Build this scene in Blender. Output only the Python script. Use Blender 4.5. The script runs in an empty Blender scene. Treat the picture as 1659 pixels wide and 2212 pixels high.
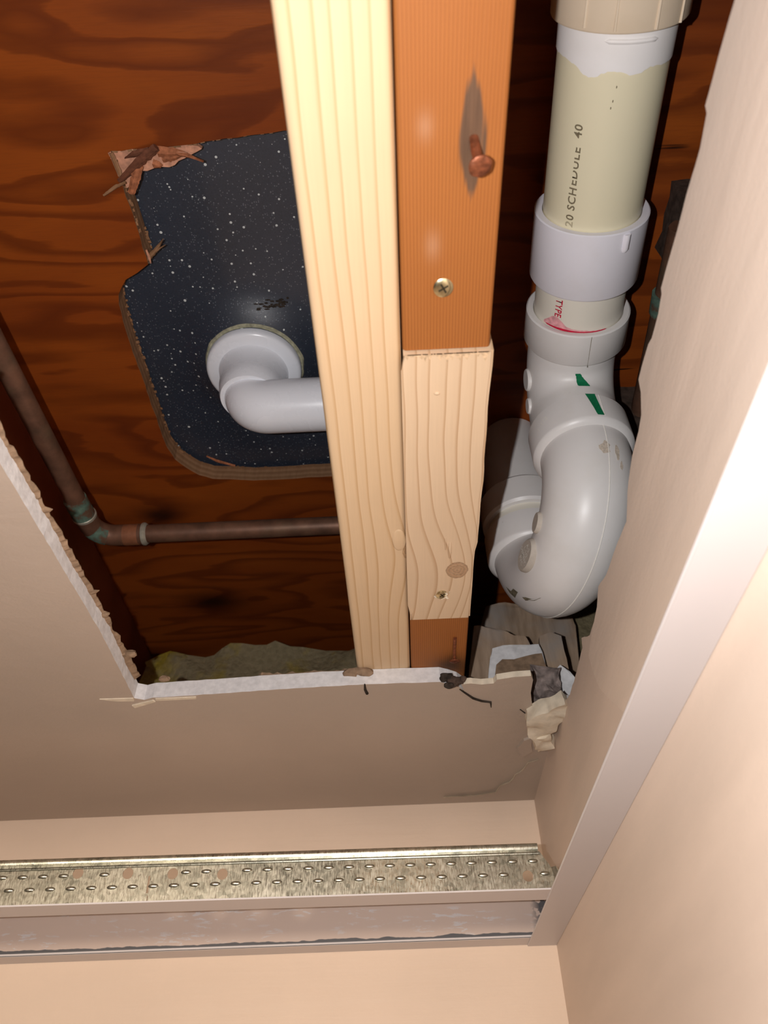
import bpy, bmesh, math, random
from mathutils import Vector, Matrix, noise
S = bpy.context.scene
COL = S.collection
PI = math.pi
rnd = random.Random(7)

# ------------------------------------------------------------------ camera, light, exposure
cam = bpy.data.cameras.new('camera')
camo = bpy.data.objects.new('camera', cam)
COL.objects.link(camo)
cam.sensor_fit = 'VERTICAL'
cam.sensor_height = 24.0
cam.sensor_width = 18.0
cam.lens = 24.0 * 1661.0 / 2212.0
cam.clip_start = 0.01
cam.dof.use_dof = True
cam.dof.focus_distance = 0.50
cam.dof.aperture_fstop = 9.0
camo.matrix_world = Matrix(((0.998901, 0.044756, 0.013949, 0), (0.040109, -0.661902, -0.748517, 0), (-0.024268, 0.748253, -0.662969, 2), (0, 0, 0, 1)))
S.camera = camo

S.view_settings.view_transform = 'Standard'
S.view_settings.look = 'None'
S.view_settings.gamma = 1.0
S.view_settings.use_curve_mapping = False
S.view_settings.exposure = 0.0

world = bpy.data.worlds.new('world')
S.world = world
world.use_nodes = True
bg = world.node_tree.nodes['Background']
bg.inputs[0].default_value = (1.0, 0.92, 0.84, 1)
bg.inputs[1].default_value = 0.012

# the phone torch beside the lens
tl = bpy.data.lights.new('phone_flash', 'POINT')
tl.energy = 6.3
tl.color = (1.0, 0.985, 0.985)
tl.shadow_soft_size = 0.0022
to = bpy.data.objects.new('phone_flash', tl)
COL.objects.link(to)
to.location = (-0.035, -0.008, 2.002)

# warm lamp standing in the room behind the photographer
al = bpy.data.lights.new('room_lamp', 'AREA')
al.shape = 'DISK'
al.size = 0.2
al.energy = 16.0
al.color = (1.0, 0.84, 0.66)
ao = bpy.data.objects.new('room_lamp', al)
COL.objects.link(ao)
ao.location = (-0.60, -1.25, 2.00)
ao.rotation_euler = (Vector((0.1, 0.7, 1.95)) - ao.location).to_track_quat('-Z', 'Y').to_euler()

# ------------------------------------------------------------------ levels (metres)
ZC = 2.2643   # underside of the drywall ceiling
ZJ = 2.2770   # underside of the joists
ZS = 2.5120   # underside of the plywood subfloor
ZA = 2.1465   # wall angle flange
XW = 0.1150   # face of the right wall
YW = 0.7021   # face of the back wall

# ------------------------------------------------------------------ node helper
class NT:
    def __init__(s, name, rough=0.6, metal=0.0, spec=0.5):
        s.m = bpy.data.materials.new(name)
        s.m.use_nodes = True
        s.n = s.m.node_tree.nodes
        s.l = s.m.node_tree.links
        s.b = s.n['Principled BSDF']
        s.b.inputs['Roughness'].default_value = rough
        s.b.inputs['Metallic'].default_value = metal
        s.b.inputs['Specular IOR Level'].default_value = spec
        s.co = s.n.new('ShaderNodeTexCoord').outputs['Object']
    def put(s, sock, v):
        if hasattr(v, 'is_output'):
            s.l.new(v, sock)
        else:
            if isinstance(v, tuple) and len(v) == 3 and sock.type == 'RGBA':
                v = v + (1,)
            sock.default_value = v
    def math(s, op, a, b=0.0, clamp=False):
        q = s.n.new('ShaderNodeMath'); q.operation = op; q.use_clamp = clamp
        s.put(q.inputs[0], a); s.put(q.inputs[1], b)
        return q.outputs[0]
    def add(s, a, b): return s.math('ADD', a, b)
    def mul(s, a, b): return s.math('MULTIPLY', a, b)
    def sub(s, a, b): return s.math('SUBTRACT', a, b)
    def xyz(s, v=None):
        q = s.n.new('ShaderNodeSeparateXYZ'); s.put(q.inputs[0], v or s.co)
        return q.outputs[0], q.outputs[1], q.outputs[2]
    def vec(s, x, y, z):
        q = s.n.new('ShaderNodeCombineXYZ')
        s.put(q.inputs[0], x); s.put(q.inputs[1], y); s.put(q.inputs[2], z)
        return q.outputs[0]
    def scale(s, sc, loc=(0, 0, 0)):
        q = s.n.new('ShaderNodeMapping'); s.put(q.inputs[0], s.co)
        q.inputs['Scale'].default_value = sc; q.inputs['Location'].default_value = loc
        return q.outputs[0]
    def noise(s, vec, sc=1.0, det=2.0, rough=0.5, dist=0.0):
        q = s.n.new('ShaderNodeTexNoise'); s.put(q.inputs['Vector'], vec)
        q.inputs['Scale'].default_value = sc; q.inputs['Detail'].default_value = det
        q.inputs['Roughness'].default_value = rough; q.inputs['Distortion'].default_value = dist
        return q.outputs['Fac']
    def vor(s, vec, sc):
        q = s.n.new('ShaderNodeTexVoronoi'); s.put(q.inputs['Vector'], vec)
        q.inputs['Scale'].default_value = sc
        return q.outputs['Distance'], q.outputs['Color']
    def ramp(s, f, *stops):
        q = s.n.new('ShaderNodeValToRGB'); s.put(q.inputs[0], f)
        e = q.color_ramp.elements
        while len(e) < len(stops): e.new(0.5)
        for i, (p, c) in enumerate(stops):
            e[i].position = p
            e[i].color = (c, c, c, 1) if not isinstance(c, tuple) else c + (1,)
        return q.outputs[0]
    def mix(s, f, a, b):
        q = s.n.new('ShaderNodeMix'); q.data_type = 'RGBA'
        s.put(q.inputs[0], f); s.put(q.inputs[6], a); s.put(q.inputs[7], b)
        return q.outputs[2]
    def bump(s, h, strength=0.3, dist=0.001):
        q = s.n.new('ShaderNodeBump'); s.put(q.inputs['Height'], h)
        q.inputs['Strength'].default_value = strength; q.inputs['Distance'].default_value = dist
        s.l.new(q.outputs[0], s.b.inputs['Normal'])
    def bell(s, cx, cy, ax, ay):      # gaussian spot in the x-y plane
        x, y, z = s.xyz()
        dx = s.mul(s.sub(x, cx), 1 / ax); dy = s.mul(s.sub(y, cy), 1 / ay)
        d = s.add(s.mul(dx, dx), s.mul(dy, dy))
        return s.math('POWER', 2.718, s.mul(d, -1.0)), d
    def col(s, c): s.put(s.b.inputs['Base Color'], c)
    def rough(s, r): s.put(s.b.inputs['Roughness'], r)

def srgb(r, g, b):
    f = lambda c: c / 12.92 if c <= 0.04045 else ((c + 0.055) / 1.055) ** 2.4
    return (f(r / 255), f(g / 255), f(b / 255))

def plain(name, c, rough=0.6, metal=0.0, spec=0.5, var=0.15, sc=60, bump=0.0):
    t = NT(name, rough, metal, spec)
    f = t.noise(t.co, sc, 4)
    d = tuple(x * (1 - var) for x in c); e = tuple(min(1, x * (1 + var)) for x in c)
    t.col(t.ramp(f, (0.3, d), (0.7, e)))
    if bump: t.bump(f, bump, 0.001)
    return t.m

M = {}
def paint(name, c, stretch, bumps=0.25, band=(9, 9, 9)):
    t = NT(name, 0.55, 0, 0.35)
    a = t.noise(t.scale(stretch), 1.0, 4)
    b = t.noise(t.scale(band), 1.0, 4)
    t.col(t.mix(t.ramp(b, (0.3, 0.0), (0.7, 1.0)), tuple(x * 0.95 for x in c), tuple(min(1, x * 1.05) for x in c)))
    h = t.add(a, t.mul(t.noise(t.co, 420, 2), 0.35))
    t.bump(h, bumps, 0.0015)
    return t.m
M['ceiling_paint'] = paint('ceiling_paint', srgb(184, 167, 152), (60, 130, 60), 0.22)
M['wall_paint'] = paint('wall_paint', srgb(222, 199, 179), (14, 150, 190), 0.25)
M['right_paint'] = paint('right_paint', srgb(219, 199, 183), (70, 30, 110), 0.16, (14, 6, 40))
M['layer_paint'] = paint('layer_paint', srgb(223, 204, 188), (70, 26, 120), 0.18, (14, 5, 45))
M['gypsum'] = plain('gypsum', srgb(226, 224, 224), 0.9, 0, 0.2, 0.10, 260, 0.35)
M['gypsum_cream'] = plain('gypsum_cream', srgb(222, 208, 186), 0.9, 0, 0.2, 0.12, 160, 0.4)
M['tile'] = plain('tile', srgb(176, 170, 160), 0.9, 0, 0.2, 0.06, 120, 0.2)
M['paper'] = plain('paper', srgb(142, 118, 96), 0.95, 0, 0.1, 0.25, 220, 0.4)
M['dirt'] = plain('dirt', srgb(140, 126, 120), 1.0, 0, 0.1, 0.45, 190, 0.6)
M['old_dust'] = plain('old_dust', srgb(78, 64, 56), 1.0, 0, 0.1, 0.4, 160, 0.5)
M['dark_dirt'] = plain('dark_dirt', srgb(60, 52, 46), 1.0, 0, 0.1, 0.4, 300)

def pine(name, base, line, spacing, waves, knots, lines_w=0.16):
    t = NT(name, 0.55, 0, 0.3)
    x, y, z = t.xyz()
    u = t.add(x, t.mul(t.sub(t.noise(t.vec(t.mul(x, 18), t.mul(y, 7), z), 1, 2), 0.5), waves))
    for cx, cy, ax, ay, sh, r in knots:
        g, d = t.bell(cx, cy, ax, ay)
        u = t.add(u, t.mul(g, sh))
    per = t.add(1.0, t.mul(t.noise(t.vec(t.mul(u, 90), 0.0, 0.0), 1, 1), 0.9))
    f = t.math('FRACT', t.mul(t.mul(u, 1 / spacing), 1.0))
    f = t.math('FRACT', t.add(t.mul(u, 1 / spacing), t.mul(per, 0.8)))
    l = t.ramp(f, (0.0, 0.0), (1 - 2.2 * lines_w, 0.15), (1 - 0.35 * lines_w, 1.0), (1.0, 0.0))
    fine = t.noise(t.vec(t.mul(x, 900), t.mul(y, 26), 0.0), 1, 2)
    blot = t.noise(t.co, 22, 3)
    c = t.mix(l, base, line)
    c = t.mix(t.mul(t.ramp(fine, (0.35, 0.0), (0.75, 1.0)), 0.16), c, tuple(v * 0.72 for v in base))
    c = t.mix(t.mul(t.ramp(blot, (0.4, 0.0), (0.75, 1.0)), 0.25), c, tuple(v * 0.82 for v in base))
    for cx, cy, ax, ay, sh, r in knots:
        if r:
            g, d = t.bell(cx, cy, r[0], r[1])
            rings = t.math('FRACT', t.add(t.mul(t.math('SQRT', d), 3.6), t.mul(t.noise(t.co, 260, 3), 1.5)))
            kc = t.mix(t.ramp(rings, (0.2, 0.0), (0.9, 1.0)), r[2], tuple(v * 0.55 for v in r[2]))
            kc = t.mix(t.mul(t.noise(t.co, 700, 3), 0.6), kc, base)
            c = t.mix(t.math('LESS_THAN', t.add(d, t.mul(t.noise(t.co, 300, 2), 0.35)), 1.0), c, kc)
    t.col(c)
    t.bump(t.add(t.mul(l, -0.5), fine), 0.12, 0.0006)
    return t.m
M['pine'] = pine('pine', srgb(214, 184, 148), srgb(190, 152, 108), 0.0060, 0.005,
                 [(0.0075, 0.349, 0.016, 0.045, -0.008, (0.0045, 0.009, srgb(206, 162, 116)))], 0.11)
M['pine_block'] = pine('pine_block', srgb(216, 188, 156), srgb(184, 148, 112), 0.0068, 0.012,
                       [(0.0352, 0.3640, 0.024, 0.05, -0.014, (0.0072, 0.0085, srgb(166, 124, 88)))], 0.10)

def old_fir():
    t = NT('old_fir', 0.6, 0, 0.3)
    x, y, z = t.xyz()
    u = t.add(x, t.mul(t.sub(t.noise(t.vec(t.mul(x, 12), t.mul(y, 3), z), 1, 2), 0.5), 0.004))
    f = t.math('FRACT', t.mul(u, 1 / 0.00135))
    l = t.ramp(f, (0.0, 0.0), (0.55, 0.35), (0.85, 1.0), (1.0, 0.0))
    blot = t.noise(t.co, 35, 4)
    fine = t.noise(t.vec(t.mul(x, 700), t.mul(y, 40), 0.0), 1, 2)
    c = t.mix(t.mul(l, 0.6), srgb(160, 98, 46), srgb(116, 64, 25))
    c = t.mix(t.mul(t.ramp(blot, (0.42, 0.0), (0.7, 1.0)), 0.35), c, srgb(146, 86, 40))
    # dark pointed stain around the rusty nail
    dx = t.math('ABSOLUTE', t.sub(x, t.add(0.0330, t.mul(t.sub(y, 0.113), 0.02))))
    dy = t.math('ABSOLUTE', t.sub(y, 0.1165))
    dn = t.mul(dy, 1 / 0.0250)
    s = t.add(t.mul(dx, 1 / 0.0056), t.math('POWER', dn, 1.6))
    s = t.add(s, t.mul(t.sub(fine, 0.5), 0.8))
    sm = t.ramp(s, (0.72, 1.0), (1.0, 0.0))
    c = t.mix(sm, c, t.mix(fine, srgb(74, 54, 40), srgb(112, 82, 60)))
    # damp dark end at the far nail
    g, d = t.bell(0.034, 0.4790, 0.013, 0.012)
    c = t.mix(t.math('MINIMUM', t.mul(t.mul(g, t.add(0.5, blot)), 0.9), 1.0), c, srgb(52, 42, 36))
    # pale plaster smudge
    for cx, cy, a, b in ((0.0195, 0.157, 0.003, 0.006), (0.0165, 0.112, 0.003, 0.005)):
        g, d = t.bell(cx, cy, a, b)
        c = t.mix(t.mul(g, 0.12), c, srgb(226, 200, 176))
    t.col(c)
    t.bump(t.add(t.mul(l, -0.6), fine), 0.2, 0.0006)
    return t.m
M['old_fir'] = old_fir()

def plywood():
    t = NT('plywood', 0.5, 0, 0.2)
    x, y, z = t.xyz()
    h = t.add(t.noise(t.vec(t.mul(x, 3.2), t.mul(y, 15), 0.0), 1, 2, 0.45, 0.3), t.mul(t.noise(t.vec(t.mul(x, 24), t.mul(y, 120), 0.0), 1, 3), 0.05))
    f = t.math('FRACT', t.mul(h, 8.0))
    l = t.ramp(f, (0.0, 0.0), (0.40, 0.05), (0.80, 1.0), (0.93, 0.8), (1.0, 0.0))
    fine = t.noise(t.vec(t.mul(x, 60), t.mul(y, 900), 0.0), 1, 2)
    blot = t.noise(t.vec(t.mul(x, 6), t.mul(y, 16), 3.0), 1, 3)
    c = t.mix(t.ramp(blot, (0.3, 0.0), (0.7, 1.0)), srgb(152, 76, 24), srgb(132, 60, 18))
    c = t.mix(t.mul(l, 0.62), c, srgb(84, 32, 10))
    c = t.mix(t.mul(t.ramp(fine, (0.45, 0.0), (0.8, 1.0)), 0.25), c, srgb(104, 50, 22))
    # dark knots
    for cx, cy, a, b in ((-0.235, 0.568, 0.022, 0.014), (-0.21, 0.72, 0.04, 0.02)):
        g, d = t.bell(cx, cy, a, b)
        c = t.mix(t.mul(g, 0.9), c, srgb(24, 12, 8))
    # lengthwise checks in the face veneer, mostly at the right
    ck = t.noise(t.vec(t.mul(x, 7), t.mul(y, 120), 9.0), 1, 2, 0.6)
    cm = t.mul(t.ramp(ck, (0.67, 0.0), (0.70, 1.0)), t.ramp(x, (0.12, 0.0), (0.17, 1.0)))
    c = t.mix(cm, c, srgb(22, 10, 6))
    t.col(c)
    t.rough(t.ramp(blot, (0.2, 0.42), (0.8, 0.6)))
    t.bump(t.add(t.mul(l, -0.4), t.mul(fine, 0.6)), 0.12, 0.0008)
    return t.m
M['plywood'] = plywood()
def ply_edge():
    t = NT('ply_edge', 0.8, 0, 0.2)
    x, y, z = t.xyz()
    f = t.math('FRACT', t.mul(t.add(z, t.mul(t.noise(t.co, 60, 2), 0.0012)), 1 / 0.0062))
    fine = t.noise(t.vec(t.mul(x, 300), t.mul(y, 300), t.mul(z, 60)), 1, 3)
    c = t.mix(t.mul(t.ramp(f, (0.35, 0.0), (0.6, 1.0)), 0.6), srgb(176, 136, 102), srgb(138, 100, 70))
    t.col(t.mix(t.mul(fine, 0.6), c, srgb(104, 70, 46)))
    t.bump(fine, 0.5, 0.001)
    return t.m
M['ply_edge'] = ply_edge()
M['splinter'] = plain('splinter', srgb(166, 104, 72), 0.8, 0, 0.2, 0.35, 300, 0.3)
M['splinter_pale'] = plain('splinter_pale', srgb(206, 150, 122), 0.85, 0, 0.2, 0.25, 300, 0.3)
M['splinter_dark'] = plain('splinter_dark', srgb(112, 70, 52), 0.8, 0, 0.2, 0.3, 300, 0.3)
M['joist_side'] = plain('joist_side', srgb(140, 76, 46), 0.7, 0, 0.3, 0.3, 14)

def tub():
    t = NT('tub_underside', 0.44, 0, 0.7)
    t.b.inputs['Coat Weight'].default_value = 0.25
    t.b.inputs['Coat Roughness'].default_value = 0.10
    d, c = t.vor(t.co, 210)
    sep = t.n.new('ShaderNodeSeparateColor'); t.l.new(c, sep.inputs[0])
    keep = t.math('GREATER_THAN', sep.outputs[0], 0.62)
    size = t.add(0.06, t.mul(sep.outputs[1], 0.17))
    dot = t.mul(t.math('LESS_THAN', d, size), keep)
    d2, c2 = t.vor(t.co, 620)
    sep2 = t.n.new('ShaderNodeSeparateColor'); t.l.new(c2, sep2.inputs[0])
    dot2 = t.mul(t.mul(t.math('LESS_THAN', d2, 0.30), t.math('GREATER_THAN', sep2.outputs[0], 0.70)), 0.34)
    n = t.noise(t.co, 14, 3)
    base = t.mix(n, srgb(24, 28, 36), srgb(46, 54, 70))
    base = t.mix(t.mul(t.noise(t.co, 900, 2), 0.5), base, srgb(70, 78, 92))
    base = t.mix(dot2, base, srgb(150, 156, 164))
    t.col(t.mix(dot, base, srgb(214, 218, 216)))
    t.bump(t.noise(t.co, 800, 2), 0.10, 0.0006)
    return t.m
M['tub'] = tub()

def pvc(name, c, dirt=0.12, rough=0.32):
    t = NT(name, rough, 0, 0.5)
    n = t.noise(t.co, 26, 5, 0.6)
    n2 = t.noise(t.co, 90, 4, 0.7)
    k = t.mul(t.ramp(n, (0.50, 0.0), (0.72, 1.0)), dirt * 2)
    cc = t.mix(k, c, tuple(v * f for v, f in zip(c, (0.80, 0.76, 0.68))))
    sp = t.mul(t.ramp(n2, (0.70, 0.0), (0.74, 1.0)), dirt * 3)
    t.col(t.mix(sp, cc, tuple(v * f for v, f in zip(c, (0.62, 0.56, 0.46)))))
    t.rough(t.ramp(n, (0.3, rough), (0.8, rough + 0.15)))
    t.b.inputs['Subsurface Weight'].default_value = 0.0
    return t.m
M['pvc_white'] = pvc('pvc_white', srgb(234, 230, 227))
M['pvc_coupling'] = pvc('pvc_coupling', srgb(242, 239, 246), 0.10, 0.38)
M['pvc_cream'] = pvc('pvc_cream', srgb(238, 228, 196), 0.05, 0.30)
M['pvc_stub'] = pvc('pvc_stub', srgb(236, 230, 216), 0.10, 0.36)
M['pvc_tan'] = pvc('pvc_tan', srgb(232, 212, 186), 0.14, 0.42)
M['pvc_pure'] = pvc('pvc_pure', srgb(244, 246, 252), 0.04, 0.22)
M['seal'] = pvc('seal', srgb(244, 240, 238), 0.10, 0.5)
M['ink_grey'] = plain('ink_grey', srgb(128, 116, 92), 0.7, 0, 0.2, 0.3, 900)
M['ink_faint'] = plain('ink_faint', srgb(186, 174, 146), 0.7, 0, 0.2, 0.15, 900)
M['ink_red'] = plain('ink_red', srgb(196, 30, 62), 0.6, 0, 0.2, 0.2, 600)
M['ink_pink'] = plain('ink_pink', srgb(238, 168, 172), 0.45, 0, 0.4, 0.25, 300)
M['ink_green'] = plain('ink_green', srgb(10, 116, 74), 0.6, 0, 0.2, 0.2, 600)
M['raised'] = plain('raised', srgb(240, 236, 228), 0.4, 0, 0.4, 0.05, 600)
M['smudge'] = plain('smudge', srgb(120, 112, 92), 0.9, 0, 0.1, 0.4, 500)
M['splinter_lip'] = plain('splinter_lip', srgb(206, 176, 142), 0.8, 0, 0.2, 0.3, 500)
M['scuff'] = plain('scuff', srgb(206, 192, 176), 0.8, 0, 0.2, 0.22, 700)
M['pvc_pad_shaded'] = plain('pvc_pad_shaded', srgb(196, 186, 174), 0.75, 0, 0.2, 0.06, 300)  # matte trap pads; the greyer beige paints in shade on the bend's flank
M['putty'] = plain('putty', srgb(176, 172, 146), 0.8, 0, 0.2, 0.3, 300, 0.4)

def copper():
    t = NT('copper', 0.5, 0.35, 0.4)
    n = t.noise(t.co, 60, 4, 0.6)
    n2 = t.noise(t.co, 22, 3)
    c = t.mix(t.ramp(n, (0.3, 0.0), (0.7, 1.0)), srgb(92, 66, 52), srgb(132, 94, 74))
    t.col(t.mix(t.ramp(n2, (0.55, 0.0), (0.75, 0.8)), c, srgb(120, 104, 82)))
    return t.m
M['copper'] = copper()
M['copper_bright'] = plain('copper_bright', srgb(150, 98, 70), 0.45, 0.3, 0.5, 0.25, 120)
def verdigris():
    t = NT('verdigris', 0.85, 0, 0.2)
    n = t.noise(t.co, 110, 4, 0.6)
    t.col(t.ramp(n, (0.40, srgb(96, 70, 54)), (0.52, srgb(84, 104, 92)), (0.70, srgb(104, 128, 112))))
    t.bump(n, 0.4, 0.001)
    return t.m
M['verdigris'] = verdigris()
M['solder'] = plain('solder', srgb(178, 172, 156), 0.45, 0.4, 0.5, 0.2, 200)

def galv():
    t = NT('galvanised', 0.30, 1.0, 0.5)
    d, c = t.vor(t.scale((300, 300, 420)), 1.0)
    sep = t.n.new('ShaderNodeSeparateColor'); t.l.new(c, sep.inputs[0])
    n = t.noise(t.scale((1400, 1400, 260)), 1.0, 2)
    k = t.mix(0.72, sep.outputs[0], t.noise(t.co, 45, 3))
    t.col(t.ramp(k, (0.25, srgb(150, 150, 138)), (0.5, srgb(190, 188, 174)), (0.8, srgb(216, 214, 202))))
    t.rough(t.ramp(n, (0.3, 0.24), (0.7, 0.42)))
    t.bump(n, 0.05, 0.0004)
    return t.m
M['galvanised'] = galv()

def angle_white(name, scratched):
    t = NT(name, 0.42, 0, 0.4)
    n = t.noise(t.co, 20, 3)
    base = srgb(208, 202, 202)
    if scratched:
        base = srgb(220, 200, 188)
        s1 = t.noise(t.scale((70, 70, 330)), 1.0, 5, 0.65, 0.5)
        s2 = t.noise(t.scale((16, 16, 60)), 1.0, 2)
        x, y, z = t.xyz()
        k = t.mul(t.ramp(s1, (0.56, 0.0), (0.60, 1.0)), t.ramp(s2, (0.42, 0.0), (0.54, 1.0)))
        c = t.mix(k, base, srgb(226, 220, 220))
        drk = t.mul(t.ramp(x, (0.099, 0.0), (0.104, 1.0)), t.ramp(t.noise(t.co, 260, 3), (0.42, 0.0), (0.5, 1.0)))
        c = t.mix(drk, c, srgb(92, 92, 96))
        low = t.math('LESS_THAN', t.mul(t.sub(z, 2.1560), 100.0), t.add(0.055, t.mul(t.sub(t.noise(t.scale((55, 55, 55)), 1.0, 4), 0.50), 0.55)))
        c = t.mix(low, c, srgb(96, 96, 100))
        t.col(c)
    else:
        t.col(t.mix(n, base, tuple(v * 0.95 for v in base)))
    return t.m
M['angle_white'] = angle_white('angle_white', False)
M['angle_scratched'] = angle_white('angle_scratched', True)
M['steel'] = plain('steel', srgb(206, 196, 160), 0.25, 1.0, 0.5, 0.2, 400)
M['steel_dark'] = plain('steel_dark', srgb(70, 62, 46), 0.5, 0.7, 0.5, 0.2, 400)
M['rust'] = plain('rust', srgb(134, 78, 52), 0.42, 0.55, 0.5, 0.5, 420, 0.5)
def batting():
    t = NT('insulation', 1.0, 0, 0.05)
    a = t.noise(t.co, 14, 4, 0.6); b = t.noise(t.co, 180, 3)
    c = t.mix(t.ramp(a, (0.46, 0.0), (0.60, 1.0)), srgb(166, 152, 120), srgb(190, 166, 60))
    t.col(t.mix(t.mul(b, 0.7), c, srgb(84, 74, 50)))
    t.bump(b, 0.8, 0.003)
    return t.m
M['insulation'] = batting()
def dusty():
    t = NT('dusty_wood', 0.9, 0, 0.1)
    f = t.noise(t.scale((160, 40, 30)), 1.0, 4)
    g = t.noise(t.co, 30, 4)
    c = t.mix(t.ramp(f, (0.35, 0.0), (0.7, 1.0)), srgb(186, 160, 136), srgb(150, 126, 104))
    t.col(t.mix(t.ramp(g, (0.45, 0.0), (0.7, 0.9)), c, srgb(164, 154, 146)))
    t.bump(f, 0.4, 0.001)
    return t.m
M['dusty_wood'] = dusty()

# ------------------------------------------------------------------ mesh helpers
def mesh_obj(name, bm, mats, parent=None, smooth=False, label=None):
    me = bpy.data.meshes.new(name)
    bmesh.ops.recalc_face_normals(bm, faces=bm.faces[:])
    bm.to_mesh(me); bm.free()
    for m in (mats if isinstance(mats, (list, tuple)) else [mats]):
        me.materials.append(M[m])
    if smooth:
        for p in me.polygons: p.use_smooth = True
        me.set_sharp_from_angle(angle=math.radians(38))
    o = bpy.data.objects.new(name, me)
    COL.objects.link(o)
    if parent:
        o.parent = parent
        o.matrix_parent_inverse = parent.matrix_world.inverted()
    if label: o['label'] = label
    return o
def tag(o, label, cat, group=None):
    o['label'] = label; o['category'] = cat
    if group: o['group'] = group
    return o
def thing(name, label, cat, loc, group=None):
    o = bpy.data.objects.new(name, None)
    o.empty_display_size = 0.02
    COL.objects.link(o)
    o.location = loc
    o.matrix_world = Matrix.Translation(loc)
    return tag(o, label, cat, group)
def structure(o):
    o['kind'] = 'structure'
    return o
def link_copy(o, parent, loc):
    c = o.copy(); COL.objects.link(c); c.parent = parent; c.location = loc
    return c

def prism(bm, pts, axis, lo, hi, mi=(0, 0, 0)):
    """polygon pts in the plane normal to axis, extruded lo..hi; mi = material of lo cap, sides, hi cap"""
    def P(a, b, h):
        return {'x': (h, a, b), 'y': (a, h, b), 'z': (a, b, h)}[axis]
    n = len(pts)
    A = [bm.verts.new(P(a, b, lo)) for a, b in pts]
    B = [bm.verts.new(P(a, b, hi)) for a, b in pts]
    f = bm.faces.new(A); f.material_index = mi[0]
    g = bm.faces.new(B); g.material_index = mi[2]
    for i in range(n):
        q = bm.faces.new((A[i], A[(i + 1) % n], B[(i + 1) % n], B[i])); q.material_index = mi[1]
    return f, g
def box(bm, a, b, mi=0):
    prism(bm, [(a[0], a[1]), (b[0], a[1]), (b[0], b[1]), (a[0], b[1])], 'z', a[2], b[2], (mi, mi, mi))
def loft(bm, rings, cap=True, mi=0):
    R = [[bm.verts.new(p) for p in r] for r in rings]
    n = len(R[0])
    for a, b in zip(R, R[1:]):
        for i in range(n):
            q = bm.faces.new((a[i], a[(i + 1) % n], b[(i + 1) % n], b[i])); q.material_index = mi
    if cap:
        bm.faces.new(R[0]).material_index = mi
        bm.faces.new(R[-1]).material_index = mi
def frame(t):
    t = Vector(t).normalized()
    a = Vector((0, 0, 1)) if abs(t.z) < 0.9 else Vector((0, 1, 0))
    u = t.cross(a).normalized()
    return u, t.cross(u)
def tube(bm, pts, rad, n=10, cap=True, mi=0):
    pts = [Vector(p) for p in pts]
    if not isinstance(rad, (list, tuple)): rad = [rad] * len(pts)
    rings = []
    t0 = (pts[1] - pts[0]).normalized()
    u, v = frame(t0)
    for i, p in enumerate(pts):
        t = (pts[min(i + 1, len(pts) - 1)] - pts[max(i - 1, 0)]).normalized()
        u = (u - t * u.dot(t)).normalized(); v = t.cross(u)
        rings.append([p + rad[i] * (math.cos(2 * PI * k / n) * u + math.sin(2 * PI * k / n) * v) for k in range(n)])
    loft(bm, rings, cap, mi)
def lathe(bm, o, d, prof, n=48, cap=True, closed=False, mi=0):
    """prof = [(along, radius)] turned around the axis o + d"""
    o = Vector(o); d = Vector(d).normalized()
    u, v = frame(d)
    rings = [[o + d * h + r * (math.cos(2 * PI * k / n) * u + math.sin(2 * PI * k / n) * v) for k in range(n)] for h, r in prof]
    if closed: rings.append(rings[0])
    R = [[bm.verts.new(p) for p in r] for r in (rings[:-1] if closed else rings)]
    if closed: R.append(R[0])
    for a, b in zip(R, R[1:]):
        for i in range(n):
            bm.faces.new((a[i], a[(i + 1) % n], b[(i + 1) % n], b[i])).material_index = mi
    if cap and not closed:
        bm.faces.new(R[0]).material_index = mi; bm.faces.new(R[-1]).material_index = mi
def jag(pts, amp, step, seed, closed=False):
    """subdivide a 2-D polyline and roughen it"""
    r = random.Random(seed)
    out = []
    seq = list(zip(pts, pts[1:] + pts[:1])) if closed else list(zip(pts, pts[1:]))
    for (a, b) in seq:
        a = Vector(a); b = Vector(b); L = (b - a).length
        k = max(1, int(L / step))
        nn = Vector((-(b - a).y, (b - a).x)) / max(L, 1e-6)
        for i in range(k):
            q = a.lerp(b, i / k)
            if i: q = q + nn * r.uniform(-amp, amp)
            out.append((q.x, q.y))
    if not closed: out.append(tuple(pts[-1]))
    return out
def rough_block(bm, pts, axis, lo, hi, seed, amp=0.002, cuts=3, mi=(0, 0, 0)):
    s = bmesh.new()
    prism(s, pts, axis, lo, hi, mi)
    bmesh.ops.triangulate(s, faces=[f for f in s.faces if len(f.verts) > 4])
    bmesh.ops.subdivide_edges(s, edges=s.edges[:], cuts=cuts, use_grid_fill=True)
    for v in s.verts:
        q = v.co * 90 + Vector((seed * 7.1, seed * 3.3, 0))
        v.co += amp * Vector((noise.noise(q), noise.noise(q + Vector((31, 0, 0))), noise.noise(q + Vector((0, 57, 0)))))
    tmp = bpy.data.meshes.new('tmp'); s.to_mesh(tmp); s.free(); bm.from_mesh(tmp); bpy.data.meshes.remove(tmp)

# ------------------------------------------------------------------ the room shell
XL_, YB = -1.0, -1.5
bm = bmesh.new(); box(bm, (XL_, YB, -0.02), (XW, YW, 0.0)); structure(mesh_obj('floor', bm, 'dusty_wood'))
bm = bmesh.new(); box(bm, (XL_, YW, 0.0), (XW, YW + 0.0127, ZC)); structure(mesh_obj('wall_back', bm, 'wall_paint'))

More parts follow.
